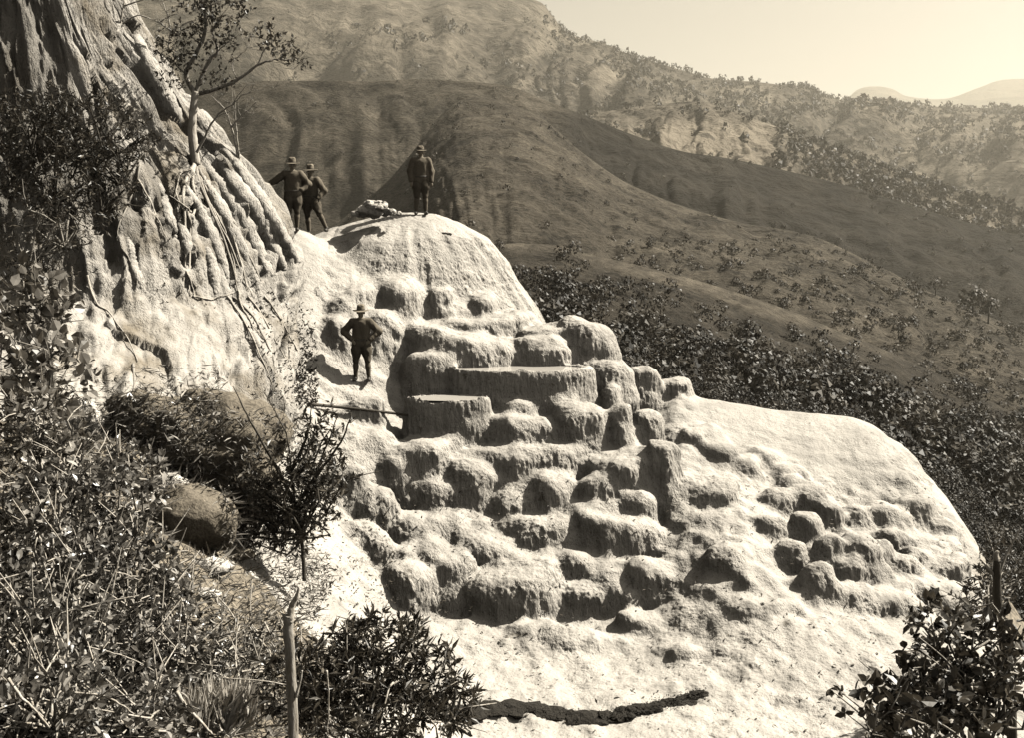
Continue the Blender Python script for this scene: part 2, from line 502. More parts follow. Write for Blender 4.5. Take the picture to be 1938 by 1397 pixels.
core = np.maximum(np.maximum(box_mask(740, 1250, 620, 1010, 45), .6 * box_mask(720, 1240, 1000, 1150, 45)), .3 * box_mask(1460, 1820, 920, 1130, 60))
n_lo = fbm(GX * .55, GY * .55, 3.3, 3)
# small gour terraces
w = GZ + .35 * n_lo + .10 * perlin(GX * 2.1, GY * 2.1, 1)
step = .34
fr = w / step - np.floor(w / step)
tz = (np.floor(w / step) + sstep(.3, 1, fr)) * step - w
GZ2 = GZ + ter * tz * .55 + (.10 * fbm(GX * 1.2, GY * 1.2, 0, 4) + .05 * fbm(GX * 3.1, GY * 3.1, 5, 3)) * (1 - .7 * smooth_shelf) * (1 + .8 * soil)

DOME_D = 29.5
_dz = float(at(790, 403, DOME_D)[2]); _ppm = F / DOME_D
_dp = np.array([(0,0),(25,.5),(45,4),(90,21),(130,46),(162,83),(190,127),(220,168),(245,215),(262,262),(275,320),(300,420),(420,900)], float) / _ppm
def dome_z(X, Y):
    dx = X - (790 - CX) / F * DOME_D; dy = Y - DOME_D
    dy = np.where(dy < 0, dy * 1.32, dy)
    r = np.hypot(dx, dy) + 1e-6; c = dx / r
    left = sstep(-.7, 1, -c)
    th = np.arctan2(dy, dx)
    r2 = r / (1 + left * .75 * (1 - .15 * sstep(2, 4, r)))
    st = sstep(.8, 2.4, r)
    wob = fbm(X * .8, Y * .8, 2.0, 3)
    r2 = r2 + st * (.20 * np.abs(perlin(th * 6 + .8 * wob, r * .2, 1.1)) + .13 * np.abs(perlin(th * 15 + 2, r * .3, 3.1)) - .08 + .07 * wob) 
    return _dz - np.interp(r2, _dp[:, 0], _dp[:, 1]) - .1 * left * sstep(.3, 2.5, r)
def smax(a, b, k):
    h = np.clip(.5 + .5 * (a - b) / k, 0, 1)
    return b + (a - b) * h + k * h * (1 - h)
DZ = dome_z(GX, GY)
GZ3 = smax(GZ2, DZ, .25)
# the terraces stand in this window; the plain ground sheet dips under them
WX0, WX1, WY0, WY1 = -5.0, 10.4, 15.6, 31.2
def edge_in(x, y): return np.minimum(np.minimum(x - WX0, WX1 - x), np.minimum(y - WY0, WY1 - y))
dipm = sstep(.35, 1.2, edge_in(GX, GY))
FULL = np.stack([GX, GY, GZ3], -1).reshape(-1, 3)
BV_G = BVHTree.FromPolygons([tuple(v) for v in FULL.tolist()], gridF(len(gx), len(gy)).tolist())
gsel = np.stack([GX, GY, GZ3 - .3 * dipm], -1).reshape(-1, 3)
gf = gridF(len(gx), len(gy))
deep = (edge_in(GX, GY) > 1.5).ravel()
gf = gf[~deep[gf].all(1)]
used = np.unique(gf); remap = np.full(len(gsel), -1); remap[used] = np.arange(len(used))
ground = obj('ground', gsel[used], remap[gf], M['ground'], None, True, {'soil': soil.ravel()[used]})
tag(ground, 'white travertine slope and brushy soil around the terraces', kind='structure')
def gz(x, y):
    r = BV_G.ray_cast(Vector((x, y, 60)), Vector((0, 0, -1)))
    return r[0].z if r[0] is not None else float(ground_fast(np.array(x), np.array(y)))

# ------------------------------------------------------------------ hills and mountains
def hill(name, xs, rows, nu, nv, mat, gully, gscale, lump, seed, patch=None, back=(.25, 60), label=None, skirt=1.0):
    """rows: list of (ys, D or list of D) from crest to foot"""
    full = []
    for ys, D in rows:
        Ds = D if hasattr(D, '__len__') else [D] * len(xs)
        full.append([(x, y, d) for x, y, d in zip(xs, ys, Ds)])
    G = loft(full, nu, nv)
    v = np.linspace(0, 1, nv)[:, None]; 
    arc = np.concatenate([[0], np.cumsum(np.linalg.norm(np.diff(G[nv // 2], axis=0), axis=1))])[None, :]
    gw = gully * sstep(0, .35, v) * (.4 + .6 * v) * (1 - sstep(.75, 1, v))
    wv = perlin(arc / gscale * .6 + seed, v * 2.2, seed) * .5
    rg = ridged(arc / gscale + wv + seed, v * .8, seed * 1.7, 3)
    G = G.copy()
    rg2 = ridged(arc / (gscale * .28) + wv * 2 + seed * 2, v * 1.6, seed, 2)
    G[..., 2] += gw * (.62 - rg) + gw * .22 * (.62 - rg2) + lump * fbm(G[..., 0] / (gscale * .45), G[..., 1] / (gscale * .45), seed, 4) * sstep(0, .12, v)
    # back slope so the hill is a solid
    bk = []
    for i in range(1, 7):
        q = G[0].copy(); dist = np.linalg.norm(q[:, :2], axis=1, keepdims=True)
        q[:, :2] += q[:, :2] / dist * (back[1] * i); q[:, 2] -= back[0] * back[1] * i * (1 + .15 * i)
        bk.append(q)
    sk = []
    for i in (1, 2, 3):
        q = G[-1].copy(); q[:, :2] *= 1 - .06 * i; q[:, 2] -= np.linalg.norm(G[-1][:, :2], axis=1) * .045 * i * skirt; sk.append(q)
    G = np.concatenate([np.array(bk[::-1]), G, np.array(sk)], 0)
    at_ = None
    if patch is not None:
        pxx, pyy = proj(G)
        at_ = {'patch': patch(pxx, pyy, G).ravel()}
    o = obj(name, G.reshape(-1, 3), gridF(nu, len(G)), mat, None, True, at_)
    tag(o, label, kind='structure')
    return o, G

# far peaks
hill('distant_peaks', [1380,1480,1580,1625,1660,1690,1720,1790,1850,1900,1980,2100],
     [([215,205,198,168,163,168,182,186,166,150,150,160], 6500), ([240]*12, 5200), ([300]*12, 4000)], 120, 30, M['mountain'], 60, 500, 15, 2.2, None, (.3, 300),
     'pale hazy peaks on the far right horizon')
mountain, G1 = hill('mountain', [-150,250,550,800,960,1020,1045,1075,1130,1200,1300,1350,1430,1480,1530,1600,1800,2080],
     [([-220,-170,-120,-60,-12,2,28,62,80,104,135,148,154,160,165,190,202,205], [2000]*10 + [2100]*4 + [2300]*4),
      ([-40,0,20,40,55,70,85,105,125,150,185,195,200,205,212,222,240,248], 1700),
      ([110,120,130,140,145,148,152,160,175,195,230,245,255,262,270,280,300,312], 1500),
      ([290]*6 + [295,300,310,320,335,350,360,370,380,390,415,430], 1380)],
     300, 110, M['mountain'], 95, 120, 22, 5.5,
     lambda x, y, G: sstep(.05, .45, fbm(x / 120, y / 60 + x / 200, 9, 4)) * sstep(40, 120, y) * .85, (.35, 150), 'big hazy mountainside closing the view')
spur_far, G1b = hill('eroded_spur', [1000,1080,1180,1250,1330,1400,1480,1560,1650,1800,2050],
     [([235,222,205,196,192,214,243,275,308,360,430], [1150]*4 + [1120,1080,1040,1000,970,950,900]),
      ([262,262,262,262,262,275,295,320,348,395,460], 900), ([300,305,318,330,340,350,362,380,405,445,510], 760)],
     240, 80, M['mountain'], 34, 42, 8, 8.1,
     lambda x, y, G: (sstep(1150, 1230, x) * (1 - sstep(1440, 1520, x)) * sstep(215, 245, y)) * .8, (.3, 60), 'pale eroded spur below the mountain')
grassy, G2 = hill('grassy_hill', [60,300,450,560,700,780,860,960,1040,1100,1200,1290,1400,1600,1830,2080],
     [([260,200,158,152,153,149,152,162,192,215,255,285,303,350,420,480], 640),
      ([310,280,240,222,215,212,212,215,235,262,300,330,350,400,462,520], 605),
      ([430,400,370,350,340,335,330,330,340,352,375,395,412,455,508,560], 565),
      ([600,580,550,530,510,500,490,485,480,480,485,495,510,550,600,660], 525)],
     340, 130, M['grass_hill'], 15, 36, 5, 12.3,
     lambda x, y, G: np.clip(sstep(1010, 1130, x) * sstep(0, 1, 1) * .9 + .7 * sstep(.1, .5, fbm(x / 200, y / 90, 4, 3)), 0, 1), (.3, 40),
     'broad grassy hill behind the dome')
spur, G3 = hill('grassy_spur', [560,640,725,770,800,835,870,910,960,1030,1100,1170,1230,1300,1400,1540,1680,1800,2080],
     [([480,420,350,300,262,216,190,183,194,226,286,336,365,392,420,447,512,570,680], [450]*5 + [470,480,480,470,460,450,440,430,425,420,415,410,405,400]),
      ([520,480,430,395,365,330,300,290,295,320,360,395,415,435,455,485,545,600,710], 340),
      ([610,600,580,570,560,550,540,535,535,540,550,560,570,580,600,630,680,730,830], 225)],
     320, 120, M['grass_hill'], 4.5, 22, 3, 15.9,
     lambda x, y, G: .35 * sstep(.1, .5, fbm(x / 140, y / 70, 14, 3)) + .9 * (1 - sstep(0, 40, np.abs(x - 1000 + (y - 400) * -.2 - 30))) * sstep(430, 460, y) * (1 - sstep(500, 520, y)), (.35, 25),
     'sunlit grassy spur descending to the right')
low, G4 = hill('scrub_slope', [760,860,940,1050,1100,1200,1300,1400,1500,1600,1660,1800,1950,2120],
     [([560,500,463,463,478,500,525,555,590,632,656,720,800,880], 200),
      ([610,560,530,530,540,560,585,615,650,690,715,780,855,940], 150),
      ([700,660,640,640,650,670,690,715,745,785,810,880,955,1040], 95),
      ([860,830,820,830,840,850,870,900,930,980,1010,1100,1190,1300], 52),
      ([1000,960,950,950,960,980,1000,1030,1080,1130,1170,1270,1380,1500], 36)],
     200, 150, M['scrub_hill'], 3.0, 9, 1.2, 21.7, 
     lambda x, y, G: np.clip((.4 + .6 * sstep(-.2, .3, fbm(x / 30, y / 12, 3, 3))) * (1 - sstep(0, 20, y - (463 + np.maximum(0, x - 1050) * .31))) * 1.0, 0, 1) * sstep(900, 960, x), (.3, 12), 'brushy valley slope behind the terraces')
V = np.array([(-9000,-300,-140),(9000,-300,-140),(9000,9000,-140),(-9000,9000,-140)], float)
tag(obj('valley_floor', V, np.array([[0,1,2,3]]), M['plain']), kind='structure')
# ------------------------------------------------------------------ travertine cliff on the left
rows = [
 [(-250,-170,24),(-60,-170,24),(50,-170,24.3),(120,-170,25),(155,-170,26),(178,-170,27.2),(150,-170,31)],
 [(-250,20,23.6),(-60,20,23.7),(90,20,24),(165,20,24.6),(212,20,25.8),(244,20,27),(200,20,31)],
 [(-250,180,23.2),(-60,180,23.2),(120,180,23.5),(235,175,24.4),(305,170,25.6),(338,165,26.8),(300,165,31)],
 [(-250,330,22.6),(-40,330,22.6),(160,330,22.9),(310,315,23.8),(398,300,25.2),(444,292,26.5),(400,290,31)],
 [(-250,450,22),(-30,450,22),(190,440,22.2),(360,430,23.2),(458,415,24.7),(520,395,26.3),(480,395,31)],
 [(-250,560,21.4),(-20,560,21.2),(200,550,21.4),(380,540,22.6),(480,530,24),(566,500,26),(545,480,30)],
 [(-250,650,20.6),(-20,655,20.1),(200,640,20.4),(390,630,21.6),(500,625,23),(572,600,24.8),(600,560,29)],
 [(-250,780,18.8),(-20,790,18.1),(200,780,18.3),(400,770,19.8),(505,760,21.4),(562,752,22.8),(640,700,28)],
 [(-250,900,18.4),(-20,900,17.6),(200,890,17.9),(400,880,19.3),(505,860,21),(562,850,22.4),(640,800,28)]]
nu, nv = 330, 270
C = loft(rows, nu, nv)
nrm = grid_normals(C)
if nrm[nv // 3, nu // 4, 1] > 0: nrm = -nrm
arc = np.concatenate([[0], np.cumsum(np.linalg.norm(np.diff(C[nv // 2], axis=0), axis=1))])[None, :]
vv = np.linspace(0, 1, nv)[:, None]
alen = vv * 13
wp = .30 * fbm(arc * .3, alen * .3, 2.2, 3) + .05 * fbm(arc * 2, alen * 1.2, 7, 2)
fold = ridged(arc * .62 + wp, alen * .07, 4.4, 2) - .6
mid = ridged(arc * 2.1 + wp * 2, alen * .16, 8.4, 2) - .6
fine = fbm((arc + wp * .6) * 6.5, alen * .5, 9.1, 3)
vw = vv + .05 * fbm(arc * .5, alen * .2, 3.3, 3)
ledge = sstep(.56, .70, vw) * (1 - sstep(.78, .90, vw))
amp = (1 - .6 * ledge) * (.45 + .55 * sstep(.25, .5, arc / arc.max()))
bil1 = np.abs(perlin(arc * .85 + wp, alen * .40, 5.5)); bil2 = np.abs(perlin(arc * 2.3 + wp, alen * 1.0, 2.5)); bil3 = np.abs(perlin(arc * 5.2, alen * 2.6, 7.5))
ci = np.floor(arc * .62 + 1.3 * fbm(arc * .25, alen * .3, 4.4, 2) + 40).astype(int); cj = np.floor(alen * .17 + arc * .11 + 1.1 * fbm(arc * .5, alen * .25, 8.8, 2) + 40).astype(int)
slab = _perm[(_perm[ci & 255] + cj) & 255] / 255.0 - .5
ci2 = np.floor(arc * 1.7 + 1.2 * fbm(arc * .6, alen * .4, 2.4, 2) + 90).astype(int); cj2 = np.floor(alen * .5 + .9 * fbm(arc * .8, alen * .5, 6.8, 2) + 90).astype(int)
slab2 = _perm[(_perm[ci2 & 255] + cj2) & 255] / 255.0 - .5
disp = .30 * fold * amp + .08 * mid * amp + .07 * fine * (1 - .5 * ledge) + .22 * fbm(arc * .6, alen * .6, 1.1, 3) + .25 * bil1 + .14 * bil2 + .05 * bil3 + (.42 * slab + .16 * slab2) * (1 - .5 * ledge) - .15
pit = sstep(.30, .5, fbm(arc * .9 + 4, alen * .5 + 2, 6.6, 4)) * .3 * sstep(.3, .5, vv)
stain_shade_a = np.clip(sstep(-.05, .35, fbm(arc * 2.4 + wp, alen * .14, 3.9, 4)) * (.35 + .65 * (1 - sstep(.30, .48, arc / arc.max())) * (1 - sstep(.4, .6, vv))) * (1 - .6 * ledge)
    + .55 * (1 - sstep(.26, .40, arc / arc.max() + .05 * fbm(arc, alen * .3, 1, 2))) * (1 - sstep(.42, .56, vv)), 0, .62)  # random streaks, with the cliff's upper-left shade painted in as darker colour
C2 = C + nrm * (disp - pit)[..., None]
cliff_root = empty('travertine_cliff', (-7, 23, -4.5), 'tall draped travertine cliff with hanging roots on the left', 'cliff')
cliff = obj('cliff_face', C2.reshape(-1, 3), gridF(nu, nv), M['cliff'], cliff_root, True, {'stain_shade': stain_shade_a.ravel()})
BV_C = bvh_of(cliff)

def surf_line(pts, bvs, lift, n, jit=0.0):
    P = crom(np.array(pts, float), n); out = []
    tt = np.arange(n); P = P + jit * np.stack([perlin(tt * .35, pts[0][0] * .37, 0), perlin(tt * .35, pts[0][1] * .37, 5)], -1)
    for x, y in P:
        h = hit(x, y, bvs, 24)
        p = h[0]; out.append(p * (1 - lift / np.linalg.norm(p)))
    out = np.array(out)
    k = np.array([.25, .5, .25])
    for _ in range(6):
        out[1:-1] = out[:-2] * .25 + out[1:-1] * .5 + out[2:] * .25
    return out

# raised drapery ribs running down the cliff
ribs = [([(372,330),(425,410),(478,520)],.17),([(392,320),(450,405),(512,525)],.2),([(415,310),(478,400),(536,515)],.22),([(440,305),(505,405),(562,500)],.2),
 ([(345,350),(392,430),(432,530)],.15),([(255,70),(300,160),(345,245)],.2),([(300,350),(318,410),(330,450)],.12),([(330,400),(352,460),(355,545)],.13),([(390,470),(402,510),(410,560)],.13),([(240,450),(252,500),(272,556)],.12)]
for i, (pl, r) in enumerate(ribs):
    P = surf_line(pl, [BV_C], -r * .7, 40)
    t = np.linspace(0, 1, 40)
    R = r * (.35 + .75 * np.sin(np.pi * np.clip(t * .8 + .12, 0, 1))) * (1 + .15 * perlin(t * 4, i, 0))
    Vv, Ff = tube_mesh(P, R, 18, True, .28, i)
    obj('drapery_rib', Vv, Ff, M['stone'], cliff_root)

# ------------------------------------------------------------------ terraced mound: one melted surface, every lobe is a part
mound = empty('travertine_terraces', (0.5, 20, -5.8), 'white stepped travertine mound of rounded terraces with small pools', 'rock formation')
LOBES = []
def L(xl, xr, yt, yf, k=.8, rnd=.35, pool=0, name='terrace_lobe', tilt=.05, flute=.016, curtain=False, hs=1.0):
    xc = (xl + xr) / 2
    p = hit(xc, yf, [BV_G], 20)[0]
    D = float(p[1])
    rx = (xr - xl) / 2 * D / F
    if curtain:
        q = hit(xc, yt + 4, [BV_G], 28)[0]
        ry = max(.25, float(q[1]) - D) * 1.05
        zt = float(at(xc, yt, (D + float(q[1])) / 2)[2])
    else:
        ry = float(np.clip(k * rx, .25, 1.4))
        zt = float(at(xc, yt, D + .15 * ry)[2])
    h = max(.12, (zt - float(p[2])) * hs)
    fl_ = .12 if pool else (.2 if curtain else .2)
    rx = max(.16, rx * 1.1 - fl_ * .45 * h); ry = max(.2, ry * 1.05 - fl_ * .5 * h)
    LOBES.append(dict(flare=fl_, x=float(p[0]), y=D + (ry + fl_ * h) * .96, rx=rx, ry=ry, z0=float(p[2]), zt=float(p[2]) + h, h=h, rnd=.03 if pool else min(1, rnd + .12), pool=pool, name=name, tilt=0 if pool else tilt, flute=flute, seed=len(LOBES) * 1.37 + .5, yf=D))
for a in [(700,800,528,612),(640,705,540,600),(655,765,590,655),(600,672,600,668),(800,850,545,600),(610,690,560,625),(800,905,575,604),(880,940,560,602)]:
    L(*a, rnd=.8, name='drip_curtain', flute=.05, curtain=True)
# upper right tiers and pools
L(760,1010,606,632,.7,.2); L(757,985,634,684,.7,.25); L(965,1070,640,676,.8,.5); L(985,1085,622,640,.7,.2); L(1060,1168,612,674,.9,.45); L(1000,1075,655,686,.7,.5)
L(765,862,668,706,.8,.6); 
L(855,1120,702,768,.5,.1,pool=1,name='rimstone_pool')
L(1115,1200,690,745,.9,.6); L(1140,1180,735,780,.8,.7); L(1130,1175,690,712,.8,.5); L(1185,1250,698,726,.8,.4); L(1240,1310,722,746,.7,.4)
L(765,925,757,842,.55,.1,pool=1,name='rimstone_pool')
L(1000,1100,742,782,.8,.7); L(925,1010,760,800,.8,.7); L(918,1066,796,856,.75,.3); L(1052,1152,770,856,.9,.45)
L(1150,1200,770,850,.9,.7); L(1195,1258,780,850,.9,.7); L(1225,1292,800,940,.9,.8,flute=.04,hs=.7)
# middle tiers
L(690,845,852,932,.8,.45); L(795,882,824,868,.8,.6); L(640,745,818,852,.7,.7); L(640,720,760,800,.6,.8)
L(840,1115,856,918,.55,.3); L(842,952,878,968,.95,.55); L(1108,1245,872,948,.9,.2,flute=.045); L(1095,1182,906,974,.95,.4); L(1000,1098,902,972,.95,.5)
L(940,1010,912,945,.8,.6); L(912,1018,934,990,.95,.65); L(782,884,922,974,.8,.3); L(1058,1178,956,1008,.75,.35); L(1178,1242,936,988,.95,.4)
L(1088,1242,990,1074,.8,.12,flute=.03); L(932,1112,988,1042,.6,.4); L(848,938,990,1030,.8,.5); L(732,852,990,1044,.8,.5); L(650,740,930,990,.8,.8); L(600,690,890,945,.7,.8)
L(858,992,1026,1090,.8,.55); L(952,1068,1062,1120,.8,.55); L(790,902,1064,1108,.7,.6); L(725,802,1040,1068,.7,.7); L(1052,1128,1052,1114,.9,.35); L(1120,1164,1046,1086,.9,.6)
L(1100,1208,1078,1134,.9,.6); L(1190,1285,1072,1122,.8,.7); L(872,1062,1098,1180,.75,.5); L(1058,1138,1116,1154,.8,.6); L(640,735,1000,1040,.6,.9)
# lower scattered swells
_q = L
def L(*a): _q(*a, hs=.7)
L(1290,1400,902,962,.8,.7); L(1345,1432,1030,1078,.8,.6); L(1402,1440,1084,1118,.9,.7); L(960,1060,1180,1215,.7,.8); L(1040,1150,1200,1235,.7,.8); L(1180,1300,1165,1200,.7,.9); L(1270,1330,1220,1250,.7,.7); L(1380,1480,1140,1165,.6,.9)
L(1290,1350,800,850,.8,.8); L(1330,1400,830,885,.8,.8); L(1385,1440,860,905,.8,.8)
# right flank
L = _q
for a in [(1425,1485,842,884,.8,.8),(1470,1530,870,915,.8,.8),(1500,1565,905,962,.9,.7),(1545,1600,935,985,.9,.8),(1500,1560,960,1015,.8,.8),(1545,1602,995,1075,.8,.7),(1450,1520,920,960,.8,.9),
          (1604,1680,985,1100,.9,.3),(1580,1642,1044,1104,.9,.4),(1590,1668,1102,1145,.8,.7),(1650,1765,1118,1166,.7,.5),(1700,1775,925,995,.8,.6),(1770,1822,975,1020,.8,.7),
          (1680,1832,1018,1048,.6,.3),(1700,1842,1060,1092,.6,.35),(1660,1720,1000,1025,.8,.6),(1700,1846,1096,1136,.6,.4),(1522,1585,1052,1122,.8,.7),(1480,1530,1015,1060,.8,.8),(1640,1705,945,985,.8,.7),(1600,1650,950,985,.8,.7),
          (1740,1790,1035,1070,.8,.6),(1790,1840,1050,1085,.8,.6),(1640,1700,1070,1100,.8,.6),(1760,1850,1130,1170,.7,.5),(1440,1500,975,1010,.8,.9)]:
    L(*a[:5], min(1, a[5] + .15), flute=.025, hs=.68, name='crust_ripple')
# the crust between the named lobes is itself a tight pile of small pillows
ar = np.random.default_rng(77); row = 0
for yy in np.arange(1010, 1180, 34):
    row += 1
    for xx in np.arange(655 + (row % 2) * 36, 1275, 72):
        x_ = xx + ar.normal() * 12; y_ = yy + ar.normal() * 7; w_ = ar.uniform(34, 58); h_ = ar.uniform(30, 52)
        if y_ < 860 and 745 < x_ < 945: continue
        if x_ < 700 and y_ > 1050 or ar.random() < .55: continue
        L(x_ - w_, x_ + w_, y_ - h_, y_ + 6, ar.uniform(.8, 1.0), ar.uniform(.4, .6), flute=.02, hs=.75)
for _ in range(16):
    t_ = ar.random(); x_ = 1290 + 520 * t_ + ar.normal() * 40; y_ = 850 + 270 * t_ + ar.normal() * 65; w_ = ar.uniform(22, 46)
    if x_ > 1770 or y_ > 1170 or y_ < 830 + (x_ - 1300) * .18: continue
    L(x_ - w_, x_ + w_, y_ - ar.uniform(20, 38), y_ + 5, .9, .6, flute=.03, hs=.8, name='crust_ripple')

VX = .06
ax = np.arange(WX0, WX1, VX); ay = np.arange(WY0, WY1, VX); az = np.arange(-9.2, .95, VX)
HX, HY = np.meshgrid(ax, ay, indexing='ij')
def bil(A, x, y):
    i = np.clip(np.interp(x, gx, np.arange(len(gx))), 0, len(gx) - 1.001); j = np.clip(np.interp(y, gy, np.arange(len(gy))), 0, len(gy) - 1.001)
    a = i.astype(int); b = j.astype(int); f = i - a; g = j - b
    return (A[b, a] * (1 - f) + A[b, a + 1] * f) * (1 - g) + (A[b + 1, a] * (1 - f) + A[b + 1, a + 1] * f) * g
HB = bil(GZ2, HX, HY); HD = dome_z(HX, HY)
H = smax(HB - .8 * bil(core, HX, HY), HD, .25) - .12 * (1 - sstep(0, .5, edge_in(HX, HY)))
gxx, gyy = np.gradient(H, VX)
FLD = ((az[None, None, :] - H[..., None]) / np.sqrt(1 + np.minimum(gxx**2 + gyy**2, 4))[..., None]).astype(np.float32)
ID = np.broadcast_to(np.where(HD > HB, 1, 0)[..., None], FLD.shape).astype(np.int16).copy()
def lobe_sdf(l, X, Y, Z, wob):
    dx = X - l['x']; dy = Y - l['y']
    th = np.arctan2(dy, dx)
    irr = .11 * perlin(np.cos(th) * 1.2 + l['seed'] * 3.1, np.sin(th) * 1.2 + l['seed'], l['seed']) * (0 if l['pool'] else 1)
    q = np.sqrt((dx / l['rx'])**2 + (dy / l['ry'])**2) + 1e-6
    rm = np.hypot(dx, dy) / q
    dr = (q - 1 - irr) * rm
    fl = (np.abs(perlin(th * max(l['rx'], l['ry']) * 5.5 + l['seed'] * 9, 0, l['seed'])) - .3) * l['flute'] * 2
    zt = l['zt'] + l['tilt'] * (dy + l['ry']) + (.035 * np.exp(-((q - .94) / .05)**2) if l['pool'] else .2 * math.sin(l['seed'] * 7.7) * dx)
    up = Z - zt
    dr = (dr + fl + np.maximum(up, -l['h'] - .35) * l['flare'] + wob * .05) * (1 - .2 * l['flare'])
    rr = min(.08 + .75 * l['rnd'] * min(l['h'], .6), .5 * min(l['rx'], l['ry']) + .1)
    a = dr + rr; b = up + rr + wob * .04
    return np.minimum(np.maximum(a, b), 0) + np.sqrt(np.maximum(a, 0)**2 + np.maximum(b, 0)**2) - rr
for n_, l in enumerate(LOBES):
    m_ = .45
    i0, i1 = np.searchsorted(ax, [l['x'] - l['rx'] * 1.25 - m_ - l['h'] * .6, l['x'] + l['rx'] * 1.25 + m_ + l['h'] * .6])
    j0, j1 = np.searchsorted(ay, [l['y'] - l['ry'] * 1.25 - m_ - l['h'] * .6, l['y'] + l['ry'] * 1.25 + m_ + l['h'] * .6])
    k0, k1 = np.searchsorted(az, [l['z0'] - .9, l['zt'] + .55])
    if i1 - i0 < 2 or j1 - j0 < 2 or k1 - k0 < 2: continue
    X = ax[i0:i1, None, None]; Y = ay[None, j0:j1, None]; Z = az[None, None, k0:k1]
    wob = perlin(X * 1.7 + l['seed'], Y * 1.7, Z * 1.7)
    b = lobe_sdf(l, X, Y, Z, wob)
    if l['pool']:
        q = np.sqrt(((X - l['x']) / l['rx'])**2 + ((Y - l['y']) / l['ry'])**2)
        an_ = np.arctan2(Y - l['y'], X - l['x']); q = q + .05 * perlin(np.cos(an_) * 2.5 + l['seed'], np.sin(an_) * 2.5, 0) + .025 * perlin(np.cos(an_) * 7, np.sin(an_) * 7, l['seed'])
        b = np.maximum(b, -np.maximum((q - .88) * min(l['rx'], l['ry']), l['zt'] - .12 - Z))
    a = FLD[i0:i1, j0:j1, k0:k1]
    kk = .05 + .09 * l['rnd'] + (.04 if l['name'] == 'crust_ripple' else 0)
    h_ = np.clip(.5 + .5 * (a - b) / kk, 0, 1)
    ID[i0:i1, j0:j1, k0:k1] = np.where(b < a, n_ + 2, ID[i0:i1, j0:j1, k0:k1])
    r_ = a + (b - a) * h_ - kk * h_ * (1 - h_)
    FLD[i0:i1, j0:j1, k0:k1] = r_
# organic lumps in the narrow band
bi = np.nonzero(np.abs(FLD) < .22)
bx, by, bz = ax[bi[0]], ay[bi[1]], az[bi[2]]
bqx, bqy = proj(np.stack([bx, by, bz], -1))
shelf_m = sstep(1280, 1380, bqx) * (1 - sstep(1640, 1720, bqx)) * (1 - sstep(855, 930, bqy + (bqx - 1500) * -.25))
pool_ids = [n_ + 2 for n_, l in enumerate(LOBES) if l['pool']]
bid = ID[bi]; calm = np.where(np.isin(bid, pool_ids), .2, np.where(bid == 1, .35, 1.0))
FLD[bi] += (calm * (.10 * fbm(bx * 1.6, by * 1.6, bz * 1.6, 3) + .045 * perlin(bx * 5, by * 5, bz * 3.2)) * (1 - .85 * shelf_m)).astype(np.float32)

def surface_nets(Fd, ax, ay, az, VX=VX):
    ins = Fd < 0
    cnt = np.zeros(tuple(n - 1 for n in Fd.shape), np.int8)
    for i in (0, 1):
        for j in (0, 1):
            for k in (0, 1):
                cnt += ins[i:Fd.shape[0] - 1 + i, j:Fd.shape[1] - 1 + j, k:Fd.shape[2] - 1 + k]
    act = np.nonzero((cnt > 0) & (cnt < 8))
    vid = np.full(cnt.shape, -1, np.int32); vid[act] = np.arange(len(act[0]))
    corn = [(i, j, k) for i in (0, 1) for j in (0, 1) for k in (0, 1)]
    val = {c: Fd[act[0] + c[0], act[1] + c[1], act[2] + c[2]] for c in corn}
    acc = np.zeros((len(act[0]), 3)); num = np.zeros(len(act[0]))
    for c in corn:
        for d in range(3):
            if c[d]: continue
            e = list(c); e[d] = 1; e = tuple(e)
            a, b = val[c], val[e]; m = (a < 0) != (b < 0)
            t = np.where(m, a / np.where(m, a - b, 1), 0)
            p = np.tile(np.array(c, float), (len(a), 1)); p[:, d] = t
            acc += p * m[:, None]; num += m
    P = acc / num[:, None]
    V = np.stack([ax[act[0]], ay[act[1]], az[act[2]]], -1) + P * VX
    Q = []
    for d in range(3):
        sl0 = [slice(None)] * 3; sl1 = [slice(None)] * 3; sl0[d] = slice(0, -1); sl1[d] = slice(1, None)
        e = np.nonzero(ins[tuple(sl0)] != ins[tuple(sl1)])
        e = np.stack(e, -1); o1, o2 = [q for q in range(3) if q != d]
        lim = cnt.shape
        ok = (e[:, o1] > 0) & (e[:, o2] > 0) & (e[:, o1] < lim[o1]) & (e[:, o2] < lim[o2]) & (e[:, d] < lim[d])
        e = e[ok]
        def g(a, b):
            q = e.copy(); q[:, o1] -= a; q[:, o2] -= b
            return vid[q[:, 0], q[:, 1], q[:, 2]]
        quad = np.stack([g(1, 1), g(0, 1), g(0, 0), g(1, 0)], -1)
        flip = ins[e[:, 0], e[:, 1], e[:, 2]]
        if d == 1: flip = ~flip
        quad = np.where(flip[:, None], quad, quad[:, ::-1])
        Q.append(quad)
    Q = np.concatenate(Q); Q = Q[(Q >= 0).all(1)]
    return V, Q, act

def vnormals(V, Q):
    n = np.cross(V[Q[:, 2]] - V[Q[:, 0]], V[Q[:, 3]] - V[Q[:, 1]])
    out = np.zeros_like(V)
    for c in range(4):
        for d in range(3): out[:, d] += np.bincount(Q[:, c], n[:, d], len(V))
    return out / (np.linalg.norm(out, axis=1, keepdims=True) + 1e-12)

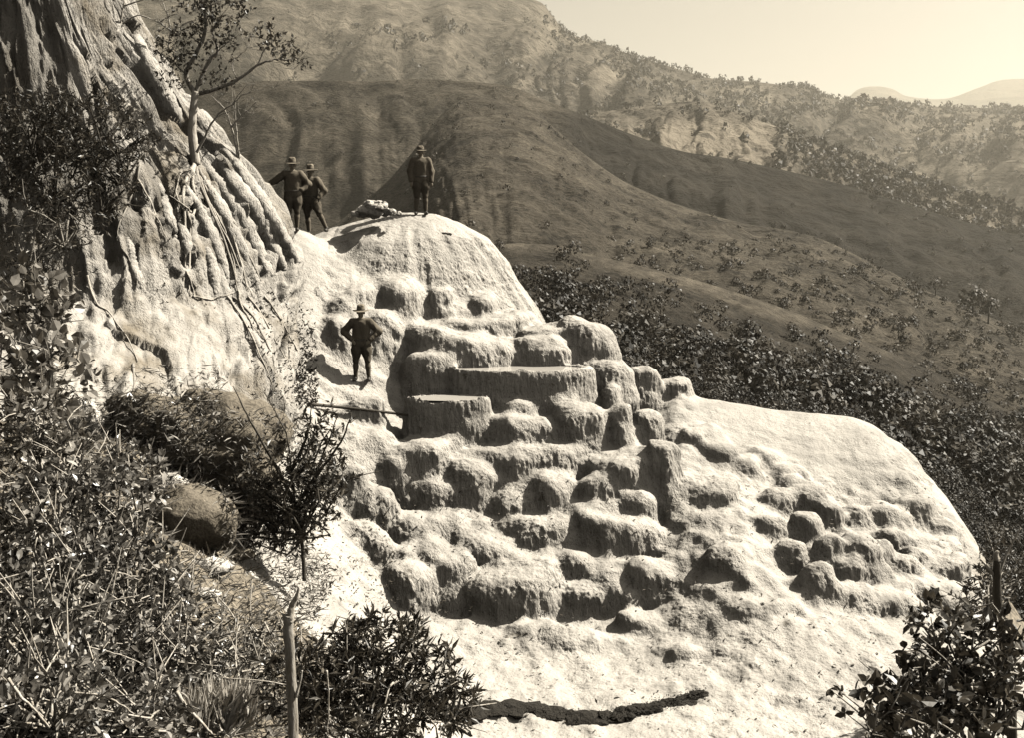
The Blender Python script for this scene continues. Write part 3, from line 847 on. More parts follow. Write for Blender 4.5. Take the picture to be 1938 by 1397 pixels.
def subdiv(V, Q):
    E = np.concatenate([Q[:, [0, 1]], Q[:, [1, 2]], Q[:, [2, 3]], Q[:, [3, 0]]]); E.sort(1)
    key = E[:, 0].astype(np.int64) * len(V) + E[:, 1]
    uk, inv = np.unique(key, return_inverse=True)
    ev = .5 * (V[uk // len(V)] + V[uk % len(V)])
    nq = len(Q); e = inv.reshape(4, nq).T + len(V); f = np.arange(nq) + len(V) + len(uk)
    fv = V[Q].mean(1)
    Q2 = np.stack([np.stack([Q[:, c], e[:, c], f, e[:, c - 1]], -1) for c in range(4)], 1).reshape(-1, 4)
    return np.vstack([V, ev, fv]), Q2

SV, SQ, act = surface_nets(FLD, ax, ay, az)
SQ = SQ[(SV[SQ][:, :, 1] < 30.3).any(1)]                 # the far side of the dome is left open
fid = ID[act][SQ[:, 0]]
# a relaxing pass, then halve the quads and add the pebbled crust as real relief
for _ in range(2):
    s_ = np.zeros_like(SV); c_ = np.zeros(len(SV))
    for q in range(4):
        for d in range(3): s_[:, d] += np.bincount(SQ[:, q], SV[SQ[:, (q + 1) % 4], d] + SV[SQ[:, (q + 3) % 4], d], len(SV))
        c_ += 2 * np.bincount(SQ[:, q], minlength=len(SV))
    SV = np.where(c_[:, None] > 0, .5 * SV + .5 * s_ / np.maximum(c_, 1)[:, None], SV)
SV, SQ = subdiv(SV, SQ); fid = np.repeat(fid, 4)
sn = vnormals(SV, SQ)
if sn[:, 2].mean() < 0: SQ = SQ[:, ::-1]; sn = -sn
x, y, z = SV.T
steep = sstep(.8, .35, 0) * 0 + (1 - sstep(.35, .85, sn[:, 2]))
ppx, ppy = proj(SV)
shm = sstep(1280, 1380, ppx) * (1 - sstep(1640, 1720, ppx)) * (1 - sstep(855, 930, ppy + (ppx - 1500) * -.25))
rp = .55 + .9 * fbm(x * 1.1, y * 1.1, z * 1.1 + 4, 2)
gr = perlin(x * 15, y * 15, z * 15) + .6 * perlin(x * 27, y * 27, z * 24)
gs = perlin(x * 14, y * 14, z * 4) + .5 * perlin(x * 22, y * 22, z * 12)
g_amp = (.018 + .024 * steep) * np.clip(rp, .3, 1.4) * (1 - .9 * shm)
SV = SV + sn * (g_amp * (gr * (1 - steep) + gs * steep))[:, None]
sn = vnormals(SV, SQ)
def part_mesh(name, sel):
    q = SQ[sel]; u = np.unique(q); rm_ = np.zeros(len(SV), np.int32); rm_[u] = np.arange(len(u))
    o = obj(name, SV[u], rm_[q], M['stone'], mound)
    o.data.normals_split_custom_set_from_vertices([tuple(v) for v in sn[u].tolist()])
    return o
for n_ in range(len(LOBES)):                             # a lobe keeps its largest connected patch, scraps go to the apron
    sel = np.nonzero(fid == n_ + 2)[0]
    if len(sel) < 12: fid[sel] = 0; continue
    q = SQ[sel]; u, inv = np.unique(q, return_inverse=True); q = inv.reshape(-1, 4); lab_ = np.arange(len(u))
    for _ in range(400):
        m4 = lab_[q].min(1); new = lab_.copy()
        for c_ in range(4): np.minimum.at(new, q[:, c_], m4)
        new = new[new]
        if (new == lab_).all(): break
        lab_ = new
    fl_ = lab_[q[:, 0]]; ids, ct = np.unique(fl_, return_counts=True)
    fid[sel[fl_ != ids[ct.argmax()]]] = 0
part_mesh('apron', fid == 0); part_mesh('dome', fid == 1)
for n_, l in enumerate(LOBES):
    sel = fid == n_ + 2
    if sel.sum() < 12: continue
    o = part_mesh(l['name'], sel)
    if l['pool']:
        a = np.linspace(0, 2 * np.pi, 72, endpoint=False)
        zw = l['zt'] - .035
        W = np.stack([l['x'] + np.cos(a) * l['rx'] * .95, l['y'] + np.sin(a) * l['ry'] * .95, np.full(72, zw)], -1)
        W = np.vstack([W, [[l['x'], l['y'], zw]]]); i = np.arange(72)
        obj('pool_water', W, np.stack([np.full(72, 72), i, (i + 1) % 72], -1), M['water'], o)
BV_M = BVHTree.FromPolygons(SV.tolist(), SQ.tolist())
BVS = [BV_M, BV_G]
del FLD, ID
# ------------------------------------------------------------------ people (smooth-union figures; the body is one continuous mesh)
def _cap(X, Y, Z, a, b, ra, rb, sy=1.0):
    a = np.array(a, float); b = np.array(b, float); d = b - a; L2 = (d**2).sum() + 1e-9
    t = np.clip(((X - a[0]) * d[0] + (Y - a[1]) * d[1] + (Z - a[2]) * d[2]) / L2, 0, 1)
    return np.sqrt((X - a[0] - t * d[0])**2 + ((Y - a[1] - t * d[1]) / sy)**2 + (Z - a[2] - t * d[2])**2) - (ra + (rb - ra) * t)

def sdf_part(name, prims, mat, parent, T, vox=.014, k=.03, wrinkle=0.0, root_obj=False, seed=0):
    """prims: (a, b, ra, rb[, sy]); T maps local -> world"""
    pts = np.array([p[0] for p in prims] + [p[1] for p in prims]); r = max(max(p[2], p[3]) for p in prims) + .05
    lo, hi = pts.min(0) - r, pts.max(0) + r
    xs, ys, zs = [np.arange(lo[i], hi[i] + vox, vox) for i in range(3)]
    X, Y, Z = np.meshgrid(xs, ys, zs, indexing='ij')
    f = None
    for p in prims:
        g = _cap(X, Y, Z, *p)
        if f is None: f = g
        else:
            h = np.clip(.5 + .5 * (f - g) / k, 0, 1); f = f + (g - f) * h - k * h * (1 - h)
    if wrinkle: f = f + wrinkle * perlin(X * 14 + seed, Y * 14, Z * 9)
    V, Q, _a = surface_nets(f.astype(np.float32), xs, ys, zs, vox)
    n = vnormals(V, Q)
    if (n * (V - V.mean(0))).sum() < 0: Q = Q[:, ::-1]
    return obj(name, T(V), Q, mat, parent)

def person(feet, height_m, pose, label, yaw=0.0):
    """feet: world point under the body; pose in units of a 1.75 m tall figure"""
    s = height_m / 1.78; cyw, syw = math.cos(yaw), math.sin(yaw); feet = np.array(feet, float)
    def T(V):
        V = np.asarray(V, float)
        return np.stack([V[:, 0] * cyw - V[:, 1] * syw, V[:, 0] * syw + V[:, 1] * cyw, V[:, 2]], -1) * s + feet
    P = pose
    sd = feet[0]
    hx, hy, hz = P.get('head', (0, -.01, 1.605))
    nk = (P.get('nx', 0), .0, 1.44)
    skin = [((hx, hy, hz + .015), (hx, hy + .01, hz + .035), .082, .086), ((hx, hy - .025, hz - .055), (hx, hy - .02, hz - .02), .055, .07),
            ((hx, hy - .092, hz - .01), (hx, hy - .112, hz - .03), .012, .016), ((hx, hy, hz - .07), nk, .056, .062),
            ((hx - .028, hy - .098, hz - .062), (hx + .028, hy - .098, hz - .062), .009, .009),
            ((hx - .084, hy + .012, hz), (hx - .088, hy + .015, hz - .03), .018, .014), ((hx + .084, hy + .012, hz), (hx + .088, hy + .015, hz - .03), .018, .014),
            (nk, (0, .01, .98), .07, .09)]
    for sgn, S, E, Wr in ((-1, P['shL'], P['elL'], P['wrL']), (1, P['shR'], P['elR'], P['wrR'])):
        skin += [(nk, S, .05, .05), (S, E, .045, .038), (E, Wr, .038, .028)]
        E, Wr = np.array(E, float), np.array(Wr, float)
        d = (Wr - E) / np.linalg.norm(Wr - E)
        hd = np.array(P.get('hdL' if sgn < 0 else 'hdR', d), float); hd /= np.linalg.norm(hd)
        side = np.cross(hd, (0, 1, 0)); side /= np.linalg.norm(side) + 1e-9
        pal = Wr + hd * .085
        skin.append((Wr + hd * .02, pal, .03, .036, .75))
        for q, ln in zip((-.027, -.009, .009, .026), (.068, .08, .076, .06)):       # four fingers with a knuckle bend
            b0 = pal + side * q; b1 = b0 + hd * ln * .55; b2 = b1 + (hd * .75 + np.array((0, .55, -.35))) * ln * .45
            skin += [(b0, b1, .0105, .0095), (b1, b2, .0095, .008)]
        t0 = Wr + hd * .03 + side * .03 * (-sgn); t1 = t0 + (hd * .5 - side * sgn * .7) * .05
        skin += [(t0, t1, .013, .011), (t1, t1 + hd * .03, .011, .009)]
    for H_, K_, A_ in ((P['hipL'], P['knL'], P['anL']), (P['hipR'], P['knR'], P['anR'])):
        skin += [((0, .01, .98), H_, .08, .07), (H_, K_, .065, .05), (K_, A_, .045, .035)]
    body = sdf_part('person', skin, M['skin'], None, T, .0125, .018)
    # re-origin the body mesh at the feet
    me = body.data; co = np.empty(len(me.vertices) * 3, np.float32); me.vertices.foreach_get('co', co)
    co = co.reshape(-1, 3) - feet.astype(np.float32); me.vertices.foreach_set('co', co.ravel()); me.update()
    body.location = tuple(feet)
    tag(body, label, 'person')
    jk = [((-.10, .01, 1.36), (.10, .01, 1.36), .115, .115, .85), ((-.05, .01, 1.30), (-.055, .02, .90), .15, .165, .8), ((.05, .01, 1.30), (.055, .02, .90), .15, .165, .8), (nk, (0, 0, 1.40), .068, .09)]
    for S, E, Wr in ((P['shL'], P['elL'], P['wrL']), (P['shR'], P['elR'], P['wrR'])):
        jk += [(S, E, .09, .084), (E, Wr, .08, .058)]
    sdf_part('shirt', jk, M['cloth'], body, T, .0145, .035, .012, seed=sd)
    br = [((-.05, .02, .95), (.05, .02, .95), .14, .14, .8), ((-.05, .02, .86), (.05, .02, .86), .13, .13, .9)]
    for H_, K_ in ((P['hipL'], P['knL']), (P['hipR'], P['knR'])):
        H_, K_ = np.array(H_, float), np.array(K_, float); m_ = H_ + (K_ - H_) * .45
        br += [(H_, m_, .118, .128), (m_, K_, .128, .074), (K_, K_ + np.array((0, 0, -.06)), .066, .06)]
    sdf_part('breeches', br, M['cloth_dark'], body, T, .0145, .03, .012, seed=sd + 3)
    for K_, A_ in ((P['knL'], P['anL']), (P['knR'], P['anR'])):
        K_, A_ = np.array(K_, float), np.array(A_, float); c = K_ + (A_ - K_) * .35
        sdf_part('legging', [(K_ + (A_ - K_) * .12, c, .062, .066), (c, A_, .066, .045)], M['cloth'], body, T, .013, .02)
        ft = A_ + np.array((.02 * np.sign(A_[0]) if abs(A_[0]) > .02 else 0, -.15, -.045))
        sdf_part('boot', [(A_ + np.array((0, .0, .02)), A_ + np.array((0, .02, -.04)), .048, .048), (A_ + np.array((0, 0, -.045)), ft, .044, .04, .9)], M['leather'], body, T, .013, .02)
    a = np.linspace(0, 2 * np.pi, 28, endpoint=False)
    bv = [np.stack([np.cos(a) * rx, .02 + np.sin(a) * rx * .66, np.full(28, z)], -1) for rx, z in ((.18, 1.005), (.222, 1.003), (.222, .962), (.18, .960))]
    obj('belt', T(np.concatenate(bv)), gridF(28, 4, True), M['leather'], body)
    # hat: crown with dents and a curled brim
    br_, hc = P.get('brim', .165) * 1.15, P.get('crown', .125) * 1.1
    prof = [(.002, hc), (.045, hc + .006), (.075, hc - .006), (.092, hc - .035), (.097, .03), (.099, .006), (.12, .002), (br_ * .85, -.004), (br_, -.006), (br_ + .004, -.016), (br_ * .85, -.02), (.1, -.012)]
    pr_ = crom(np.array(prof), 40)
    th = np.linspace(0, 2 * np.pi, 40, endpoint=False)
    R_ = pr_[:, :1] * np.ones((1, 40)); Zh = pr_[:, 1:] + .022 * (np.cos(2 * th)[None] * .5 + .2) * sstep(.1, br_, R_)
    dent = (R_ < .09) * (pr_[:, 1:] > .05)
    R_ = R_ * (1 - .12 * dent * np.cos(4 * th)[None])
    hb = P.get('hat_dz', 0)
    HV = np.stack([hx + R_ * np.cos(th)[None] * .95, hy + .012 + R_ * np.sin(th)[None] * 1.08, hz + .048 + hb + Zh + P.get('hat_tilt', .05) * R_ * np.sin(th)[None]], -1).reshape(-1, 3)
    hat = obj('hat', T(HV), gridF(40, 40, True), M['felt'], body)
    bd = np.stack([np.stack([hx + np.cos(th) * r_ * .95, hy + .012 + np.sin(th) * r_ * 1.08, np.full(40, hz + .048 + hb + z_) + P.get('hat_tilt', .05) * r_ * np.sin(th)], -1) for r_, z_ in ((.1015, .008), (.1005, .032))]).reshape(-1, 3)
    obj('hat_band', T(bd), gridF(40, 2, True), M['leather'], hat)
    return body

def stand(px, py, D0=None):
    h = hit(px, py, BVS) if D0 is None else None
    p = h[0] if h is not None and h[0][1] < 33 else at(px, py, D0 or 28.0)
    r = BV_M.ray_cast(Vector((p[0], p[1], 8)), Vector((0, 0, -1)))
    z = r[0].z if r[0] is not None else gz(p[0], p[1])
    return np.array((p[0], p[1], z))

base_pose = dict(shL=(-.19, .01, 1.39), shR=(.19, .01, 1.39), hipL=(-.095, .02, .92), hipR=(.095, .02, .92))
f1 = stand(685, 722)
p1 = person(f1, 147 * f1[1] / F, dict(base_pose, elL=(-.40, .06, 1.16), wrL=(-.225, -.06, .99), elR=(.40, .06, 1.16), wrR=(.225, -.06, .99), hdL=(.5, -.25, -.55), hdR=(-.5, -.25, -.55),
    knL=(-.13, -.02, .50), anL=(-.145, .02, .09), knR=(.14, -.02, .50), anR=(.16, .0, .09)), 'soldier with hands on hips standing on the ledge beside the terraces')
f2 = stand(797, 406)
p2 = person(f2, 129 * f2[1] / F, dict(base_pose, elL=(-.27, .02, 1.12), wrL=(-.25, -.05, .88), elR=(.27, .02, 1.12), wrR=(.27, -.03, .88), hdL=(.1, -.1, -1), hdR=(.0, -.1, -1),
    knL=(-.11, -.02, .50), anL=(-.13, .0, .09), knR=(.11, -.01, .50), anR=(.12, .02, .09), brim=.135, crown=.1), 'soldier with arms at his sides standing alone on top of the dome', .15)
f3 = stand(556, 438)
p3 = person(f3, 137 * f3[1] / F, dict(base_pose, elL=(-.40, .04, 1.24), wrL=(-.60, .02, 1.13), hdL=(-1, 0, -.25), elR=(.37, .08, 1.15), wrR=(.215, -.05, 1.0), hdR=(-.5, -.25, -.55),
    knL=(-.11, -.04, .50), anL=(-.12, .06, .13), knR=(.09, -.02, .50), anR=(.08, .0, .09), brim=.17), 'soldier in wide hat leaning one arm on the cliff', .1)
f4 = stand(588, 430, 27.9)
p4 = person(f4, 131 * f4[1] / F, dict(base_pose, elL=(-.27, .05, 1.12), wrL=(-.2, -.1, .92), hdL=(.2, -.2, -1), elR=(.38, .0, 1.12), wrR=(.26, -.14, .93), hdR=(-.3, -.4, -.6),
    knL=(-.08, .0, .50), anL=(-.06, .04, .09), knR=(.27, -.12, .57), anR=(.42, -.02, .17), brim=.175, head=(.02, -.01, 1.605)), 'soldier with one foot raised on the rock beside the leaning man', -.15)
# ------------------------------------------------------------------ vegetation tools
def unit(v): return v / (np.linalg.norm(v, axis=-1, keepdims=True) + 1e-9)
BROAD = (np.array([(0,0,0),(.42,.28,.07),(.46,.6,.05),(0,1,-.10),(-.46,.6,.05),(-.42,.28,.07),(0,.5,-.02)], float), np.array([[6,0,1],[6,1,2],[6,2,3],[6,3,4],[6,4,5],[6,5,0]]))
LANCE = (np.array([(0,0,0),(.5,.4,.06),(0,1,-.08),(-.5,.4,.06),(0,.45,-.02)], float), np.array([[4,0,1],[4,1,2],[4,2,3],[4,3,0]]))
TRI = (np.array([(0,0,0),(.5,.55,.04),(-.35,.9,.0)], float), np.array([[0,1,2]]))
DIAM = (np.array([(0,0,0),(.5,.5,.04),(0,1,0),(-.5,.5,.04)], float), np.array([[0,1,2],[0,2,3]]))
def put_leaves(bag, P, D, size, w, tone, tmpl=LANCE, rng=RNG, up=.55):
    n = len(P)
    if not n: return
    D = unit(D)
    nn = unit(rng.normal(size=(n, 3)) * (1 - up) + np.array((0, 0, 1.0)) * up)
    X = unit(np.cross(D, nn)); Zz = np.cross(X, D)
    t, f = tmpl; m = len(t)
    size = np.broadcast_to(size, (n,)); tone = np.broadcast_to(tone, (n,))
    V = P[:, None] + size[:, None, None] * (X[:, None] * t[None, :, :1] * w + D[:, None] * t[None, :, 1:2] + Zz[:, None] * t[None, :, 2:])
    Fc = f[None] + (np.arange(n) * m)[:, None, None]
    bag.add(V.reshape(-1, 3), Fc.reshape(-1, 3), np.repeat(tone, m))

def in_blob(blob, n, rng, shell=.55):
    px, py, D, rx, ry = blob[:5]
    c = at(px, py, D); k = D / F
    d = unit(rng.normal(size=(n, 3)))
    r = (shell + (1 - shell) * rng.random((n, 1))**.7)
    lump = 1 + .28 * perlin(d[:, 0] * 1.9 + px, d[:, 1] * 1.9 + py, d[:, 2] * 1.9)[:, None]
    depth = blob[5] if len(blob) > 5 else .5 * (rx + ry)
    return c + d * r * lump * np.array((rx, depth, ry)) * k, d, c

def leafy(bag, blobs, twigs, per, size, w, tmpl, rng, tone=(0, 1), tw_len=.22, stems=None, root=None, up=.5, out=.6, droop=.0, nstem=None):
    tot = sum(b[3] * b[4] for b in blobs)
    for b in blobs:
        n = max(3, int(twigs * b[3] * b[4] / tot))
        C, d, c = in_blob(b, n, rng)
        dirs = unit(d * out + rng.normal(size=(n, 3)) * .55 + np.array((0, 0, .35)))
        T = np.repeat(np.arange(n), per)
        u = rng.random(len(T))
        P = C[T] + dirs[T] * (u * tw_len)[:, None]
        LD = unit(dirs[T] * .6 + rng.normal(size=(len(T), 3)) * .75 + np.array((0, 0, -droop)))
        put_leaves(bag, P, LD, size * (.4 + 1.1 * rng.random(len(T))**1.5), w, tone[0] + (tone[1] - tone[0]) * rng.random(len(T))**2.2, tmpl, rng, up)
        if stems is not None:
            sub = rng.permutation(n)[:max(2, nstem or n // 4)]
            base = c - np.array((0, 0, b[4] * b[2] / F * .8)) if root is None else root
            for q in sub:
                mid = .5 * (base + C[q]) + rng.normal(size=3) * .012 * b[2]
                Pp = crom(np.array([base, mid, C[q], C[q] + dirs[q] * tw_len * (1 + 1.6 * rng.random())]), 7)
                stems.add(*tube_mesh(Pp, np.linspace(.017, .004, 7) * (b[2] / 10)**.5, 5, False))

def branch_px(bag, pts, D, r0, r1, n=None, ns=8, jig=0.0, rng=RNG, wob=.15, tone=0.0):
    pts = np.array(pts, float); n = n or max(6, len(pts) * 5)
    Ds = pts[:, 2] if pts.shape[1] > 2 else np.full(len(pts), D)
    P = crom(at(pts[:, 0], pts[:, 1], Ds), n)
    if jig: P = P + rng.normal(size=P.shape) * jig * np.linspace(0, 1, n)[:, None]
    bag.add(*tube_mesh(P, np.linspace(r0, r1, n), ns, True, wob, pts[0, 0]), tone)
    return P

def shrub(name, label, blobs, twigs, per, size, w, tmpl, mat, cat='shrub', seed=0, tone=(0, 1), stem_mat='bark_mid', group=None, extra=None, **kw):
    rng = np.random.default_rng(seed)
    b0 = blobs[0]
    base = at(b0[0], max(b[1] + b[4] for b in blobs), b0[2])
    o = empty(name, base, label, cat, group)
    fb, sb = Bag(), Bag()
    leafy(fb, blobs, twigs, per, size, w, tmpl, rng, tone, stems=sb, **kw)
    if extra: extra(fb, sb, rng)
    fb.build('foliage', M[mat], o, False); sb.build('stem', M[stem_mat], o)
    return o

# ------------------------------------------------------------------ far woods: trees on the mountains read as one mass
def scatter(G, n, dens, rng, xr=(-60, 2000), yr=(-40, 1450)):
    nv_, nu_, _ = G.shape
    A = np.linalg.norm(np.cross(G[1:, :-1] - G[:-1, :-1], G[:-1, 1:] - G[:-1, :-1]), axis=-1)
    c = .25 * (G[1:, 1:] + G[:-1, :-1] + G[1:, :-1] + G[:-1, 1:]); px, py = proj(c)
    w = A * dens(px, py, c) * (px > xr[0]) * (px < xr[1]) * (py > yr[0]) * (py < yr[1])
    w = np.maximum(w, 0).ravel(); w /= w.sum()
    k = rng.choice(len(w), n, p=w); j, i = k // (nu_ - 1), k % (nu_ - 1)
    u, v = rng.random((n, 1)), rng.random((n, 1))
    return (G[j, i] * (1 - u) + G[j, i + 1] * u) * (1 - v) + (G[j + 1, i] * (1 - u) + G[j + 1, i + 1] * u) * v

def crown_template(k, rng, cards, csize, flat=.8, taper=0.0):
    """leaf cards lie along the lumpy crown surface so that the crown shades as a volume"""
    d = unit(rng.normal(size=(cards, 3))); d[:, 2] = np.where(d[:, 2] < -.5, -d[:, 2], d[:, 2])
    lp = perlin(d[:, 0] * 2.2 + k * 3, d[:, 1] * 2.2, d[:, 2] * 2.2 + k)
    P = d * ((.62 + .38 * rng.random(cards)**.5) * (1 + .5 * lp))[:, None] * np.array((1, 1, flat)); P[:, 2] += flat * .75
    nn = unit(d + rng.normal(size=(cards, 3)) * .45)
    X = unit(np.cross(nn, rng.normal(size=(cards, 3)))); Yv = np.cross(nn, X); s_ = csize * (.5 + 1.0 * rng.random(cards))[:, None]
    V = np.stack([P - X * s_ * .5, P + X * s_ * .5 + Yv * s_ * .15, P + Yv * s_ * .8], 1).reshape(-1, 3)
    tone = np.clip(.35 + .35 * rng.normal(size=cards) * .5 + .3 * lp, 0, 1)
    return V, np.arange(cards * 3).reshape(-1, 3), np.repeat(tone, 3)

def mass(name, P, S, tmpls, mat, label, rng, kind='stuff', sz=1.0):
    b = Bag(); which = rng.integers(0, len(tmpls), len(P))
    for t, (tv, tf, ta) in enumerate(tmpls):
        I = np.nonzero(which == t)[0]
        if not len(I): continue
        a = rng.random(len(I)) * 6.283; c, s_ = np.cos(a), np.sin(a)
        q = S[I]; zz = (.8 + .5 * rng.random(len(I))) * sz
        X = tv[None, :, 0] * c[:, None] - tv[None, :, 1] * s_[:, None]; Y = tv[None, :, 0] * s_[:, None] + tv[None, :, 1] * c[:, None]
        V = np.stack([X * q[:, None], Y * q[:, None], tv[None, :, 2] * (q * zz)[:, None]], -1) + P[I][:, None]
        Fc = tf[None] + (np.arange(len(I)) * len(tv))[:, None, None]
        tn = np.clip(ta[None] * .7 + (rng.random(len(I))**2 * .8 - .2)[:, None], 0, 1)
        b.add(V.reshape(-1, 3), Fc.reshape(-1, 3), tn.ravel())
    o = b.build(name, M[mat], None, False)
    tag(o, label, kind=kind)
    return o

rg = np.random.default_rng(21)
far_t = [crown_template(i, rg, 18, .8, 1.0) for i in range(6)]
d1 = lambda x, y, c: np.clip(.25 + 2.2 * fbm(x / 90, y / 45, 3, 3) + sstep(950, 1250, x) * .7, .02, 2) * sstep(20, 70, y)
P = scatter(G1, 9500, d1, rg); mass('mountain_wood', P, 2.0 + 4.0 * rg.random(len(P))**1.5, far_t, 'leaf_far', 'scattered trees covering the far mountainside', rg)
d2 = lambda x, y, c: np.clip(.2 + 1.6 * fbm(x / 60, y / 40, 8, 3) + sstep(1450, 1600, x) * 1.2 - (x > 1180) * (x < 1470) * (y > 225) * .7, .02, 2)
P = scatter(G1b, 4800, d2, rg); mass('spur_wood', P, 1.8 + 2.6 * rg.random(len(P))**1.5, far_t, 'leaf_far', 'trees scattered over the eroded spur', rg)
mid_t = [crown_template(i + 9, rg, 34, .5, .8) for i in range(6)]
d3 = lambda x, y, c: np.clip(-.05 + 1.3 * fbm(x / 40, y / 30, 5, 3), .0, 1) + .25 * sstep(1350, 1700, x) * sstep(400, 480, y) + .02
P = scatter(G2, 2200, d3, rg); mass('hill_scrub', P, .5 + 1.1 * rg.random(len(P))**2.5, mid_t, 'leaf_far', 'low scrub on the grassy hill', rg)
d4 = lambda x, y, c: (sstep(430, 500, y - np.maximum(0, x - 1300) * .1) * sstep(1050, 1250, x) * np.clip(.25 + 2 * fbm(x / 45, y / 30, 2, 3), 0, 2)) + .03
P = scatter(G3, 4400, d4, rg); mass('spur_scrub', P, .35 + .95 * rg.random(len(P))**1.8, mid_t, 'leaf_mid_far' if 'leaf_mid_far' in M else 'leaf_far', 'bushes scattered at the foot of the grassy spur', rg)
near_t = [crown_template(i + 20, rg, 240, .115, .85) for i in range(8)]
far4_t = [crown_template(i + 40, rg, 80, .26, .85) for i in range(8)]
edge = lambda x: 463 + np.maximum(0, x - 1050) * .31
d5 = lambda x, y, c: np.clip(sstep(10, 70, y - edge(x)) * (.2 + 1.5 * fbm(x / 60, y / 40, 12, 3)) + sstep(60, 150, y - edge(x)) * 1.3, 0, 3) * (c[..., 1] > 75) + .0
P = scatter(G4, 3200, d5, rg); mass('valley_scrub', P, .7 + 1.1 * rg.random(len(P))**1.6, far4_t, 'leaf_valley', 'dense dark scrub filling the valley slope', rg)
d6 = lambda x, y, c: ((c[..., 1] <= 80) * (c[..., 1] > 34)).astype(float)
P6 = scatter(G4, 1700, d6, rg, (900, 2000), (480, 1300))
o6 = np.argsort(P6[:, 1])
vis = [i for i in o6 if 950 < proj(P6[i])[0] < 1930]
near_ids = vis[::max(1, len(vis) // 70)][:70]
rest = np.setdiff1d(np.arange(len(P6)), near_ids)
mass('valley_thicket', P6[rest], .6 + .7 * rg.random(len(rest)), near_t, 'leaf_valley', 'dark thicket behind the terraces', rg)
# the nearest bushes one by one
protos = []
for i in range(4):
    root = empty('valley_bush', (0, 0, 0))
    b = Bag(); tv, tf, ta = crown_template(i + 60, rg, 800, .10, .95); b.add(tv, [tf], ta); b.build('crown', M['leaf_valley'], root, False)
    t = Bag(); t.add(*tube_mesh(np.array([(0, 0, -.3), (.03, .02, .3), (0, 0, .8)]), np.array((.05, .04, .02)), 6)); t.build('trunk', M['bark_dark'], root)
    protos.append(root)
first = [True] * 4
for n_, i in enumerate(near_ids):
    pr0 = protos[n_ % 4]
    if first[n_ % 4]: r = pr0; first[n_ % 4] = False
    else:
        r = pr0.copy(); COL.objects.link(r)
        for ch in pr0.children:
            c2 = ch.copy(); COL.objects.link(c2); c2.parent = r
    r.location = tuple(P6[i]); r.rotation_euler = (0, 0, rg.random() * 6.28); sc_ = .8 + .6 * rg.random(); r.scale = (sc_, sc_, sc_ * (.9 + .5 * rg.random()))
    tag(r, 'leafy dark bush in the thicket on the valley slope', 'bush', 'bushes of the valley thicket')

# trees one can pick out on the hills
BV_H = [bvh_of(o) for o in (low, spur, grassy, spur_far)]
hill_trees = [(1385,492,26,'tall dark tree standing alone on the scrub slope'),(1608,346,15,'lone small tree on the skyline of the dark ridge'),(1640,366,16,'left tree of the row on the ridge end'),(1660,374,20,'biggest bushy tree on the ridge end'),(1690,372,14,'right tree of the row on the ridge end'),
  (1465,436,17,'dark tree on the crest of the sunlit spur'),(1482,438,15,'small tree right beside the dark spur-crest tree'),(1230,470,22,'round bush at the left foot of the sunlit spur'),(1330,470,18,'bush on the bare patch of the spur foot'),(1345,300,12,'small tree on the dark ridge below the eroded face'),
  (1840,600,60,'tall dark tree near the right edge of the valley'),(1870,612,52,'second dark tree at the right edge of the valley'),(1560,545,26,'dark tree in the valley right of the scrub'),(1500,640,30,'bushy tree below the low grassy crest'),(1250,590,34,'dark tree under the low grassy crest'),
  (1770,560,34,'leafy tree on the far valley bank'),(1700,640,34,'broad tree in the valley bottom'),(945,480,26,'dark bush against the right side of the dome'),(645,300,16,'dark bush in the hillside gully above the two men'),(1110,372,14,'small dark bush on the sunlit spur flank')]
for k, (x, y, hp, lab) in enumerate(hill_trees):
    h = hit(x, y, BV_H, 400); p = h[0]; hh = hp * p[1] / F
    root = empty('hillside_tree', p, lab, 'tree', 'trees picked out on the hills')
    t = Bag(); t.add(*tube_mesh(np.array([p + (0, 0, -.1 * hh), p + (.01 * hh, 0, .3 * hh), p + (0, 0, .75 * hh)]), np.array((.035, .028, .012)) * hh, 6)); t.build('trunk', M['bark_dark'], root)
    tv, tf, ta = crown_template(k + 80, rg, 200, .28, 1.05)
    c = Bag(); c.add(tv * hh * .42 + p + np.array((0, 0, hh * .22)), [tf], ta); c.build('crown', M['leaf_far'], root, False)

# ------------------------------------------------------------------ tree rooted on the cliff, with its hanging roots
TD = 24.4
tp = hit(370, 300, [BV_C], TD)[0]; TD = float(tp[1]) - .15
tree = empty('cliff_tree', at(370, 305, TD), 'twisted small tree with sparse crown and long hanging roots on the cliff', 'tree')
tb = Bag(); trng = np.random.default_rng(5)
branch_px(tb, [(371,312),(364,250),(366,205),(370,172)], TD, .105, .075, wob=.2)
tb.build('trunk', M['bark_pale'], tree)
limbs = [([(370,178),(352,140),(372,100),(388,60),(386,15),(380,-30)],.06,.025),([(369,176),(395,115),(412,96),(402,62),(418,30)],.05,.015),([(370,178),(410,168),(450,150),(488,122),(520,112),(562,112)],.05,.010),
 ([(372,288),(386,262),(408,222),(440,196),(476,170)],.032,.008),([(488,122),(500,95),(516,78)],.02,.006),([(450,150),(440,120),(470,90)],.016,.005),([(388,60),(360,40),(330,60)],.02,.006),([(352,140),(330,120),(305,100)],.02,.006),
 ([(412,96),(440,70),(455,40)],.016,.005),([(520,112),(545,122),(556,130)],.01,.004),([(360,130),(340,95),(318,70)],.014,.005),([(408,222),(450,205),(480,215)],.010,.004),([(440,196),(470,160),(520,165)],.010,.003),([(386,15),(420,0),(450,-10)],.02,.006)]
lb = Bag()
for pts, r0, r1 in limbs: branch_px(lb, [(a, b, TD + .25 * math.sin(a * .03 + b * .02)) for a, b in pts], TD, r0, r1, jig=.015, rng=trng)
